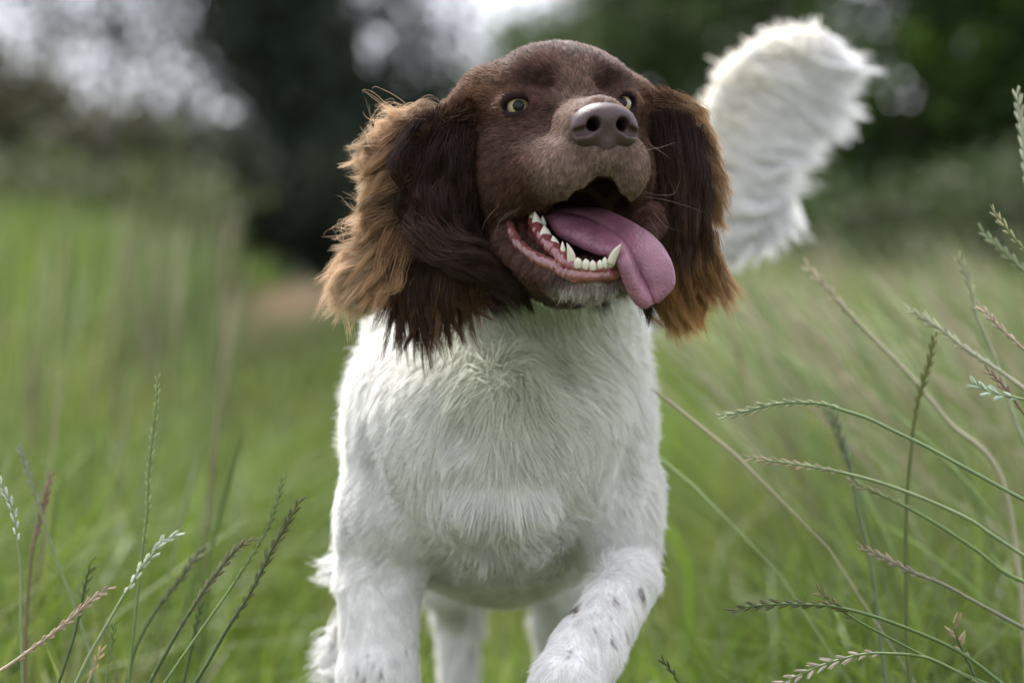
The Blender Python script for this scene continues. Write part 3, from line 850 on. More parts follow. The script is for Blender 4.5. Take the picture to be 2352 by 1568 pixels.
# ------------------------------------------------------------------ tongue
Lc = [(1236, 506, 30), (1255, 512, -20), (1280, 542, -70), (1320, 564, -110), (1362, 583, -150), (1400, 594, -190), (1418, 614, -222), (1430, 649, -226), (1456, 697, -222), (1484, 711, -218)]
Gc = [(1241, 491, 40), (1290, 488, 0), (1340, 498, -45), (1376, 514, -88), (1410, 536, -130), (1432, 556, -170), (1452, 592, -200), (1472, 637, -208), (1489, 665, -208), (1503, 697, -210)]
Rc = [(1300, 474, 60), (1342, 476, 20), (1385, 480, -30), (1427, 497, -70), (1461, 514, -110), (1503, 542, -140), (1531, 576, -165), (1549, 618, -185), (1549, 660, -195), (1514, 696, -205)]
nL, nC = 44, 29
A_, B_, C_ = (smooth_path(SA(c), nL) for c in (Lc, Gc, Rc))
grid = np.zeros((nL, nC, 3))
outw = np.array([0.1, -1.0, 0.12])
for j in range(nC):
    v = j / (nC - 1)
    if v <= 0.42:
        u = v / 0.42
        p = A_ * (1 - u) + B_ * u
        bul = math.sin(math.pi * min(1, u)) ** 0.7 * 34 - 10 * u ** 3
    else:
        u = (v - 0.42) / 0.58
        p = B_ * (1 - u) + C_ * u
        bul = math.sin(math.pi * u ** 0.8) ** 0.8 * 16 - 10 * (1 - u) ** 4
    taper = np.sin(np.clip(np.linspace(0.15, 1.0, nL), 0, 1) * math.pi * 0.96 + 0.1)[:, None] ** 0.5
    grid[:, j] = p + outw * bul * np.clip(taper, 0.2, 1)
wr = noise(grid.reshape(-1, 3), 16, 5).reshape(nL, nC, 1) * 1.0
grid += outw * wr
du = np.gradient(grid, axis=0); dv = np.gradient(grid, axis=1)
nn = unit(np.cross(du, dv)); 
if (nn[:, :, 1].mean() > 0): nn = -nn
s1 = np.linspace(0, 1, nC)[None]; s2 = np.linspace(0, 1, nL)[:, None]
th = 6 * np.clip(np.minimum(s1, 1 - s1) * 14, 0.0, 1) ** 0.5 * np.clip((1 - s2) * 16, 0.0, 1) ** 0.5 + 0 * s2
front = grid + nn * th[..., None] * 0.5; backg = grid - nn * th[..., None] - nn * 1.0
allv = np.concatenate([front.reshape(-1, 3), backg.reshape(-1, 3)])
i = np.arange(nL - 1)[:, None]; j = np.arange(nC - 1)[None]
f1 = np.stack([i * nC + j, i * nC + j + 1, (i + 1) * nC + j + 1, (i + 1) * nC + j], -1).reshape(-1, 4)
f2 = f1[:, ::-1] + nL * nC
off = nL * nC
rim = []
for a in range(nL - 1):
    rim += [[a * nC, (a + 1) * nC, off + (a + 1) * nC, off + a * nC], [a * nC + nC - 1, off + a * nC + nC - 1, off + (a + 1) * nC + nC - 1, (a + 1) * nC + nC - 1]]
for a in range(nC - 1):
    r_ = (nL - 1) * nC
    rim += [[r_ + a, r_ + a + 1, off + r_ + a + 1, off + r_ + a], [a, off + a, off + a + 1, a + 1]]
tongue = mesh_np('tongue', allv, np.vstack([f1, f2, np.array(rim)]), dog, [M_tongue])
tongue['label'] = 'long pink tongue lolling out to one side'
md = tongue.modifiers.new('smooth', 'SUBSURF'); md.levels = 1; md.render_levels = 1

# ------------------------------------------------------------------ eyes
def iris_mat():
    m = bpy.data.materials.new('amber_green_iris'); m.use_nodes = True
    t = m.node_tree; b = t.nodes['Principled BSDF']
    a = t.nodes.new('ShaderNodeAttribute'); a.attribute_name = 'col'
    t.links.new(a.outputs['Color'], b.inputs['Base Color'])
    b.inputs['Roughness'].default_value = 0.35
    return m
M_iris = iris_mat()
m = bpy.data.materials.new('clear_cornea'); m.use_nodes = True
t = m.node_tree; t.nodes.clear()
gl = t.nodes.new('ShaderNodeBsdfGlossy'); gl.inputs['Roughness'].default_value = 0.03
tp = t.nodes.new('ShaderNodeBsdfTransparent')
fz_ = t.nodes.new('ShaderNodeFresnel'); fz_.inputs['IOR'].default_value = 1.28
mx = t.nodes.new('ShaderNodeMixShader'); out = t.nodes.new('ShaderNodeOutputMaterial')
t.links.new(fz_.outputs[0], mx.inputs[0]); t.links.new(tp.outputs[0], mx.inputs[1]); t.links.new(gl.outputs[0], mx.inputs[2]); t.links.new(mx.outputs[0], out.inputs[0])
M_cornea = m

def cap(c, look, r, a0, a1, name, parent, mats, colf=None, bulge=0.0, seg=40, rings=10):
    up = np.array([0, 0, 1.0]); rt = unit(np.cross(look, up)); u = np.cross(rt, look)
    Vv = []; cols = []
    for i_ in range(rings + 1):
        al = a0 + (a1 - a0) * i_ / rings
        for j_ in range(seg):
            th_ = 2 * math.pi * j_ / seg
            rr = r + bulge * (1 - (al / max(a1, 1e-6)) ** 2)
            Vv.append(c + rr * (math.cos(al) * look + math.sin(al) * (math.cos(th_) * rt + math.sin(th_) * u)))
            if colf: cols.append(colf(i_ / rings, th_))
    Fq = np.array([[i_ * seg + j_, i_ * seg + (j_ + 1) % seg, (i_ + 1) * seg + (j_ + 1) % seg, (i_ + 1) * seg + j_] for i_ in range(rings) for j_ in range(seg)])
    return mesh_np(name, np.array(Vv), Fq[:, ::-1], parent, mats, col=np.array(cols) if colf else None)
for ei, (c, look, rw, rh) in enumerate(EYEC):
    er = 34.0
    gaze = unit(look * 0.2 + np.array([0.03, -1.0, 0.11]))
    cc_ = c - look * (er + 1.5)
    eye = cap(cc_, gaze, er, 0.001, math.pi * 0.98, 'eye', dog, [M_eye], rings=24)
    eye['label'] = ['eye on the left with yellow green iris', 'eye on the right beside the nose with sky reflection'][ei]
    def ic(u_, th_):
        n_ = 0.85 + 0.3 * abs(math.sin(th_ * 11 + 2 * math.sin(th_ * 5)))
        base = np.array([0.31, 0.255, 0.115]) * n_
        if u_ < 0.25: base = base * 0.6 + np.array([0.10, 0.07, 0.02])
        if u_ > 0.88: base = base * 0.35
        return base
    cap(cc_, gaze, er + 0.5, 0.001, 0.93, 'iris', eye, [M_iris], colf=ic, rings=14)
    cap(cc_, gaze, er + 0.9, 0.001, 0.40, 'pupil', eye, [M_pupil], rings=6)
    cap(cc_, gaze, er + 1.4, 0.001, 1.0, 'cornea', eye, [M_cornea], bulge=2.0, rings=16)

# ------------------------------------------------------------------ whiskers
wh = []
def whisk(pts, r=0.42, c=(0.22, 0.16, 0.12)):
    p = SA(smooth_path(pts, 12))
    wh.append((p, c, r))
for pts in [[(1483, 440, -120), (1510, 448, -150), (1548, 444, -160), (1565, 405, -150)], [(1484, 452, -120), (1540, 462, -150), (1620, 488, -150)],
            [(1500, 485, -80), (1530, 520, -110), (1570, 532, -110)], [(1484, 345, -120), (1520, 338, -140), (1552, 326, -140)], [(1490, 330, -120), (1520, 350, -130), (1540, 365, -120)],
            [(1490, 500, -80), (1510, 530, -100), (1525, 545, -100)],
            [(1200, 470, -60), (1150, 505, -90), (1128, 575, -90)], [(1215, 462, -70), (1160, 500, -100), (1140, 510, -100)], [(1180, 440, -60), (1120, 500, -70), (1105, 540, -60)],
            [(1340, 682, -200), (1335, 720, -190), (1352, 770, -180)], [(1362, 685, -200), (1368, 730, -190), (1350, 765, -180)], [(1318, 675, -190), (1310, 710, -190), (1300, 730, -180)],
            [(1402, 680, -190), (1415, 715, -190), (1422, 745, -180)], [(1412, 668, -190), (1440, 690, -190), (1450, 702, -190)], [(1280, 665, -160), (1286, 720, -150), (1302, 790, -130)],
            [(1380, 690, -200), (1382, 735, -190), (1372, 755, -180)]]:
    whisk(pts)
for k in range(80):      # hair tips along the chin
    x0 = rng.uniform(1290, 1425); y0 = 668 + rng.uniform(-6, 12)
    whisk([(x0, y0, -205), (x0 + rng.normal() * 3 - 2, y0 + 14, -210), (x0 + rng.normal() * 11 - 3, y0 + rng.uniform(16, 34), -205)], 0.38, (0.36, 0.33, 0.29))
Pw = np.stack([a[0] for a in wh]); cw = np.stack([np.tile(np.array(a[1]), (12, 1)) for a in wh]); rw_ = np.array([a[2] for a in wh])
hair_obj('whiskers', Pw, rw_, cw, M_fur, dog, 'thin curved whiskers of muzzle and chin')
# ------------------------------------------------------------------ setting
CY = -DIST * K
PXM = 36 / 100 / 2352
def ground_z(x, y):
    D = y - CY
    g = 0.34 * ss(3.5, 13, D) + 0.012 * np.sin(x * 1.7 + 1) * np.sin(y * 1.3) + 0.02 * np.sin(x * .6 + y * .4)
    return g + 0.5 * ss(30, 120, D)
def W(px, py, D):
    """metres: where column px, row py lies at D metres from the camera"""
    return np.array([(px - 1176) * PXM * D, CY + D, 0.5 + (HORIZ - py) * PXM * D])

gx = np.concatenate([-np.geomspace(300, 5, 20), np.linspace(-4.6, 4.6, 60), np.geomspace(5, 300, 20)])
gy = np.concatenate([-np.geomspace(60, 4, 8), np.linspace(-3.6, 18, 110), np.geomspace(19, 600, 30)])
X, Y = np.meshgrid(gx, gy, indexing='ij')
Z = ground_z(X, Y)
Vg = np.stack([X, Y, Z], -1).reshape(-1, 3)
na, nb = len(gx), len(gy)
i = np.arange(na - 1)[:, None]; j = np.arange(nb - 1)[None]
Fg = np.stack([i * nb + j, (i + 1) * nb + j, (i + 1) * nb + j + 1, i * nb + j + 1], -1).reshape(-1, 4)
M_ground = mat('meadow_soil', (0.050, 0.075, 0.020), rough=0.95, noise_amt=0.5, noise_scale=3.0, bump=0.5, bump_scale=60)
g_ = mesh_np('ground', Vg / K, Fg, None, [M_ground]); tag(g_, kind='structure')

M_grass = mat('grass_blade', attr='col', rough=0.5, spec=0.35, trans=0.38)
M_leaf = mat('tree_leaf', attr='col', rough=0.6, spec=0.15, trans=0.25)
M_bark = mat('bark', (0.055, 0.045, 0.036), rough=0.9, noise_amt=0.4, noise_scale=12, bump=0.8, bump_scale=30)

def path_w(x, y):
    """1 on the trodden strip the dog runs along, 0 in the tall grass"""
    cx = -0.10 - 0.055 * np.maximum(y - 1, 0)
    hw = 0.44 + 0 * y
    return 1 - ss(hw * 0.75, hw * 1.35, np.abs(x - cx))

def blades(name, x, y, h, wdt, lean, col, label, zoff=0.0):
    N = len(x)
    z = ground_z(x, y) + zoff
    a = rng.uniform(0, 2 * math.pi, N)
    side = np.stack([np.cos(a), np.sin(a), np.zeros(N)], 1) * wdt[:, None] / 2
    b = np.stack([x, y, z], 1)
    l = np.stack([lean[:, 0], lean[:, 1], np.zeros(N)], 1) * h[:, None]
    up = np.array([0, 0, 1.0]) * h[:, None]
    m = b + up * 0.55 + l * 0.28
    t = b + up * (1 - 0.25 * np.linalg.norm(lean, axis=1)[:, None]) + l
    Vb = np.stack([b - side, b + side, m - side * .75, m + side * .75, t], 1).reshape(-1, 3)
    k = np.arange(N)[:, None] * 5
    Fb = np.concatenate([k + np.array([[0, 1, 3]]), k + np.array([[0, 3, 2]]), k + np.array([[2, 3, 4]])], 0)
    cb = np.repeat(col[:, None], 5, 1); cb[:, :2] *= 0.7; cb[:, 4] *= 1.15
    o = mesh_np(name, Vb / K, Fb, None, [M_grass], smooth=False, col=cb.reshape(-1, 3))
    tag(o, label, 'grass', kind='stuff')
    return o

def scatter(N, D0, D1, p=1.0, wide=1.25):
    D = D0 + (D1 - D0) * rng.uniform(size=N) ** p
    x = rng.uniform(-1, 1, N) * 0.18 * D * wide + 0.0
    return x, CY + D, D
def grass_col(x, y):
    P2 = np.stack([x, y, np.zeros_like(x)], 1)
    n1 = noise(P2, 0.55, 2)[:, None]; n2 = noise(P2, 1.9, 4)[:, None]
    base = np.array([0.120, 0.205, 0.024]) + n2 * np.array([0.028, 0.022, 0.0])
    dry = np.array([0.27, 0.235, 0.12])
    wd = np.clip(0.14 + 0.22 * n1 + rng.normal(size=(len(x), 1)) * 0.12, 0, 0.85)
    right = ss(0.1, 0.5, x)[:, None]
    wd = np.clip(wd + 0.22 * right, 0, 0.9)
    c = base * (1 - wd) + dry * wd
    return c * rng.uniform(0.7, 1.3, (len(x), 1))

# short turf of the strip and everywhere underneath
x, y, D = scatter(80000, 0.9, 15.5, 1.1, 2.1)
h = rng.uniform(0.04, 0.12, len(x)); c = grass_col(x, y)
pw = path_w(x, y)[:, None]
c = c * (1 - 0.38 * pw * ss(0.2, 2.5, y)[:, None]) + 0.05 * pw * ss(0.2, 2.5, y)[:, None] * np.array([0.5, 0.42, 0.25])
sand = np.clip(1.3 * np.exp(-((x + 0.82) / 0.20) ** 2 - ((y - 9.6) / 1.9) ** 2), 0, 1)[:, None]
c = c * (1 - sand) + np.array([0.50, 0.36, 0.24]) * sand
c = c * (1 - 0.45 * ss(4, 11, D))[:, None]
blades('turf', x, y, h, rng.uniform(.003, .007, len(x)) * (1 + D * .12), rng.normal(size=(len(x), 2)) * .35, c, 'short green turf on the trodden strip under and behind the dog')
# tall grass on both sides
x, y, D = scatter(165000, 2.3, 15, 0.9, 2.1)
keep = (path_w(x, y) < rng.uniform(0, 0.7, len(x))) & ~((np.abs(x + 0.02) < 0.30) & (y < 1.3)) & (sand_ := np.exp(-((x + 0.80) / 0.34) ** 2 - ((y - 7.6) / 4) ** 2) < 0.4)
x, y, D = x[keep], y[keep], D[keep]
tl_ = ss(2.2, 6, D)
n_ = noise(np.stack([x, y, 0 * x], 1), 0.5, 6)
h = (0.20 + 0.26 * tl_ + 0.05 * n_ - 0.17 * ss(6, 13, D)) * (0.55 + 0.45 * ss(0.35, 1.0, np.abs(x + 0.1 + 0.055 * np.maximum(y - 1, 0)))) * rng.uniform(0.55, 1.25, len(x))
h *= 1 - 0.28 * ss(0.1, 0.9, x) + 0.12 * ss(-0.5, -1.2, x)
lean = rng.normal(size=(len(x), 2)) * 0.32 + np.stack([np.where(x > 0, -0.22, 0.08), 0 * x], 1)
c = grass_col(x, y)
gl_ = (ss(-0.05, -0.5, x) * ss(2.2, 4.5, D))[:, None]
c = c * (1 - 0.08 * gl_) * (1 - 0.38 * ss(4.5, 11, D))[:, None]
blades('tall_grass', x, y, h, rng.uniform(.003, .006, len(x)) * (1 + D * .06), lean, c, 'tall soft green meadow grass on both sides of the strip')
# denser fresh grass low on both sides
x, y, D = scatter(34000, 2.15, 4.6, 0.9, 1.3)
keep = (np.abs(x + 0.05) > 0.34 + 0.08 * rng.normal(size=len(x)))
x, y, D = x[keep], y[keep], D[keep]
c = grass_col(x, y) * 0.72
blades('leafy_grass', x, y, rng.uniform(0.10, 0.26, len(x)) * (1 + 0.3 * rng.normal(size=len(x))).clip(.5, 1.6), rng.uniform(.003, .008, len(x)), rng.normal(size=(len(x), 2)) * .5, c, 'dense fresh grass leaves low at both sides of the dog')
# low grass near the camera, under the frame
x, y, D = scatter(9000, 0.5, 2.4, 1.0, 2.2)
blades('foreground_grass', x, y, rng.uniform(0.05, 0.16, len(x)), rng.uniform(.003, .005, len(x)), rng.normal(size=(len(x), 2)) * .3, grass_col(x, y), 'short green grass below and in front of the dog')

# flowering stalks in the mid distance, too many and too blurred to tell apart
def stalk_mass(N, D0, D1, xr, h0, h1, leanx, name, label, cols):
    D = rng.uniform(D0, D1, N); x = rng.uniform(*xr, N) * 0.18 * D; y = CY + D
    z = ground_z(x, y); h = rng.uniform(h0, h1, N)
    t = np.array([0, .35, .65, .82, .92, 1.0]); wv = np.array([.0010, .0009, .0008, .0022, .0023, .0003])
    lx = leanx * rng.uniform(0.4, 1.5, N); ly = rng.normal(size=N) * .12
    ctr = np.stack([x[:, None] + (lx * h)[:, None] * t ** 2, y[:, None] + (ly * h)[:, None] * t ** 2, z[:, None] + h[:, None] * (t - 0.22 * np.abs(lx)[:, None] * t ** 2)], -1)
    a = np.array([0, 2.094, 4.189]); ring = np.stack([np.cos(a), np.sin(a), 0 * a], 1)
    Vs = (ctr[:, :, None] + ring[None, None] * wv[None, :, None, None] * rng.uniform(.8, 1.5, (N, 1, 1, 1))).reshape(-1, 3)
    q = []
    for k in range(5):
        for j_ in range(3):
            q.append([k * 3 + j_, k * 3 + (j_ + 1) % 3, (k + 1) * 3 + (j_ + 1) % 3, (k + 1) * 3 + j_])
    q = np.array(q)
    Fs = (np.arange(N)[:, None, None] * 18 + q[None]).reshape(-1, 4)
    ci = rng.integers(0, len(cols), N)
    cc = np.repeat(np.array(cols)[ci][:, None], 18, 1) * rng.uniform(.7, 1.3, (N, 1, 1))
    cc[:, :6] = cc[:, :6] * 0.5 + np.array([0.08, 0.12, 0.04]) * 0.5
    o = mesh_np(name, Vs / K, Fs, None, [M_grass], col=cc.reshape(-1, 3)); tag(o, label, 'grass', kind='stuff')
BE = [(0.42, 0.39, 0.25), (0.37, 0.31, 0.21), (0.32, 0.37, 0.18), (0.20, 0.28, 0.09), (0.22, 0.29, 0.11)]
stalk_mass(1200, 2.8, 8, (0.52, 1.35), 0.32, 0.52, -0.42, 'seeding_grass', 'pale seeding grass stalks leaning left over the right side of the meadow', BE)
stalk_mass(26, 2.0, 2.9, (0.75, 1.4), 0.30, 0.50, -0.40, 'seeding_grass', 'nearest pale seeding stalks, softly blurred, right of the dog', BE)
stalk_mass(28, 2.2, 3.2, (-1.25, -0.62), 0.26, 0.42, 0.10, 'seeding_grass', 'nearest seeding stalks, softly blurred, at the left side', BE)
stalk_mass(700, 3.6, 12, (-1.3, -0.55), 0.34, 0.56, 0.06, 'seeding_grass', 'pale upright seeding grass stalks at the left of the meadow', BE)

def leaf_cloud(centres, per, spread, size, cols, name, parent, squash=1.0):
    """leaf-sized quads grouped in clumps"""
    n = len(centres); N = n * per
    c = np.repeat(centres, per, 0) + rng.normal(size=(N, 3)) * spread * np.array([1, 1, squash])
    a = unit(rng.normal(size=(N, 3))); b = unit(np.cross(a, rng.normal(size=(N, 3))))
    s = size * rng.uniform(0.6, 1.3, (N, 1))
    Vq = np.stack([c - a * s, c - b * s * .5, c + a * s, c + b * s * .5], 1).reshape(-1, 3)
    Fq = np.arange(N * 4).reshape(-1, 4)
    cl = np.repeat(np.array(cols)[rng.integers(0, len(cols), n)] * rng.uniform(.6, 1.4, (n, 1)), per, 0) * rng.uniform(.75, 1.25, (N, 1))
    return mesh_np(name, Vq / K, Fq, parent, [M_leaf], smooth=False, col=np.repeat(cl, 4, 0))

def limb_mesh(paths, parent, name='trunk'):
    Vv = []; Fv = []; o_ = 0
    for pts, r0, r1 in paths:
        p = smooth_path(pts, 8); T = unit(np.gradient(p, axis=0)); A = unit(np.cross(T, [0.3, 1, 0.1])); B = np.cross(A, T)
        r = np.linspace(r0, r1, 8); th = np.linspace(0, 2 * math.pi, 7, endpoint=False)
        Vv.append((p[:, None] + r[:, None, None] * (np.cos(th)[None, :, None] * A[:, None] + np.sin(th)[None, :, None] * B[:, None])).reshape(-1, 3))
        for a in range(7):
            for b in range(7): Fv.append([o_ + a * 7 + b, o_ + a * 7 + (b + 1) % 7, o_ + (a + 1) * 7 + (b + 1) % 7, o_ + (a + 1) * 7 + b])
        o_ += 56
    return mesh_np(name, np.vstack(Vv) / K, np.array(Fv), parent, [M_bark])

def tree(name, label, cat, base, lobes, nclump, per, spread, size, cols, trunk_r=0.12, group=None):
    """lobes: list of (centre, radii); clumps fill the outer part of each lobe"""
    bx, by = base; bz = float(ground_z(np.array(bx), np.array(by))) - 0.05
    root = empty(name, (bx, by, bz)); tag(root, label, cat, group)
    cs = []
    vol = np.array([r[0] * r[2] for _, r in lobes]); share = vol / vol.sum()
    paths = [([(bx, by, bz), (bx + .05, by, bz + .5), (lobes[0][0][0], lobes[0][0][1], lobes[0][0][2])], trunk_r, trunk_r * .45)]
    for (c, r), s_ in zip(lobes, share):
        k = max(6, int(nclump * s_))
        d = unit(rng.normal(size=(k, 3))) * (rng.uniform(0.15, 1.0, (k, 1)) ** 0.45)
        cs.append(np.array(c) + d * np.array(r))
        for e in d[:4]:
            paths.append(([(bx, by, bz + .4), ((bx + c[0]) / 2, (by + c[1]) / 2, (bz + c[2]) / 2), tuple(np.array(c) + e * np.array(r) * .8)], trunk_r * .4, trunk_r * .08))
    cs = np.concatenate(cs)
    cs = cs[cs[:, 2] > bz + 0.1]
    limb_mesh(paths, root)
    leaf_cloud(cs, per, spread, size, cols, 'crown', root)
    return root
DK = [(0.030, 0.043, 0.026), (0.042, 0.058, 0.036), (0.023, 0.034, 0.024)]
OL = [(0.06, 0.062, 0.03), (0.042, 0.048, 0.024), (0.08, 0.078, 0.042)]
GR = [(0.085, 0.125, 0.04), (0.065, 0.10, 0.032), (0.10, 0.13, 0.05)]
RG = [(0.06, 0.11, 0.012), (0.045, 0.08, 0.014), (0.035, 0.06, 0.02)]
def lobe(px, py, D, rpx, rpy, rd): 
    return (tuple(W(px, py, D)), (rpx * PXM * D, rd, rpy * PXM * D))
tree('broadleaf_tree', 'dark broadleaf tree with sky glinting through its leaves, left of the dog\'s head', 'tree', (W(760, 0, 18)[0], CY + 18),
     [lobe(800, 60, 18, 260, 420, 1.0), lobe(560, -120, 18.5, 210, 300, .8), lobe(900, 380, 17.5, 240, 220, .8), lobe(640, 420, 17.6, 230, 160, .7), lobe(420, -260, 18.3, 260, 260, .8), lobe(640, 120, 18, 170, 200, .8), lobe(700, -700, 18, 700, 500, 1.6)], 1050, 34, 0.13, 0.05, DK, .22)
tree('broadleaf_tree', 'sparse grey green tree at the upper left with bright gaps', 'tree', (W(180, 0, 22)[0], CY + 22),
     [lobe(380, 160, 22, 160, 170, .8), lobe(90, -40, 22, 200, 60, .8), lobe(300, -40, 22, 140, 50, .8), lobe(150, 60, 22, 170, 60, .8)], 120, 18, 0.14, 0.05, DK, .06)
tree('shrub', 'olive brown bush at the left edge under the bright sky', 'bush', (W(40, 0, 14)[0], CY + 14),
     [lobe(0, 330, 14, 230, 170, .6), lobe(230, 380, 14.2, 190, 140, .6), lobe(-200, 250, 14, 200, 200, .8)], 420, 30, 0.09, 0.038, OL, .05)
tree('shrub', 'dark bush between the olive bush and the dark tree', 'bush', (W(450, 0, 15)[0], CY + 15),
     [lobe(430, 440, 15, 190, 140, .6), lobe(600, 500, 15.5, 220, 110, .6), lobe(850, 500, 15.5, 240, 120, .6)], 380, 30, 0.09, 0.038, DK + OL[:1], .05)
tree('broadleaf_tree', 'soft mid green tree standing behind the dog\'s head', 'tree', (W(1500, 0, 24)[0], CY + 24),
     [lobe(1420, 180, 24, 270, 180, 1.0), lobe(1620, 60, 24, 360, 260, 1.2), lobe(1200, 330, 24, 240, 190, .9), lobe(1180, 170, 24, 110, 120, .8), lobe(1700, -400, 24, 420, 420, 1.5)], 900, 34, 0.15, 0.06, GR, .2)
tree('broadleaf_tree', 'deep green tree filling the upper right corner behind the tail', 'tree', (W(2250, 0, 13)[0], CY + 13),
     [lobe(2150, 150, 13, 300, 300, .7), lobe(2400, 50, 13, 300, 400, .8), lobe(2050, 380, 13.4, 260, 180, .6), lobe(2300, 440, 13, 320, 170, .6), lobe(2300, -500, 13, 700, 500, 1.3)], 900, 34, 0.10, 0.042, RG, .2)
tree('shrub', 'grey green bush low behind the tail', 'bush', (W(1780, 0, 16)[0], CY + 16),
     [lobe(1760, 420, 16, 230, 200, .7), lobe(1500, 480, 16.5, 260, 140, .7), lobe(1200, 520, 16.5, 240, 120, .7), lobe(1950, 500, 16, 240, 130, .6)], 520, 30, 0.10, 0.042, [(0.06, 0.075, 0.045), (0.05, 0.065, 0.038)], .05)

tree('shrub', 'low olive weeds in front of the dark tree at the left', 'bush', (W(200, 0, 11)[0], CY + 11),
     [lobe(60, 490, 11, 220, 75, .5), lobe(320, 510, 11.2, 200, 75, .5), lobe(-160, 470, 11, 200, 90, .5)], 300, 26, 0.08, 0.032, [(0.075, 0.10, 0.03), (0.09, 0.095, 0.05), (0.06, 0.085, 0.025)], .03)
tree('shrub', 'low grey green weeds at the right behind the leaning grass', 'bush', (W(2050, 0, 9.5)[0], CY + 9.5),
     [lobe(1800, 585, 9.5, 200, 80, .5), lobe(2080, 570, 9.5, 210, 95, .5), lobe(2350, 540, 9.5, 210, 120, .5)], 380, 26, 0.07, 0.03, [(0.055, 0.08, 0.03), (0.07, 0.085, 0.04), (0.045, 0.07, 0.022)], .03)

tree('broadleaf_tree', 'dark green tree farther along the meadow edge at the left', 'tree', (-4.6, CY + 19),
     [((-4.6, CY + 19, 1.6), (1.5, 1.2, 1.3)), ((-6.4, CY + 18.5, 1.5), (1.4, 1.2, 1.2)), ((-4.9, CY + 19, 4.2), (2.0, 1.6, 1.8))], 420, 26, 0.16, 0.06, DK + OL, .2)
tree('broadleaf_tree', 'green tree farther along the meadow edge at the right', 'tree', (4.2, CY + 15),
     [((4.0, CY + 15, 1.6), (1.4, 1.2, 1.4)), ((5.8, CY + 14.5, 1.5), (1.3, 1.2, 1.3)), ((4.4, CY + 15, 4.0), (1.9, 1.6, 1.8))], 420, 26, 0.15, 0.06, RG, .2)

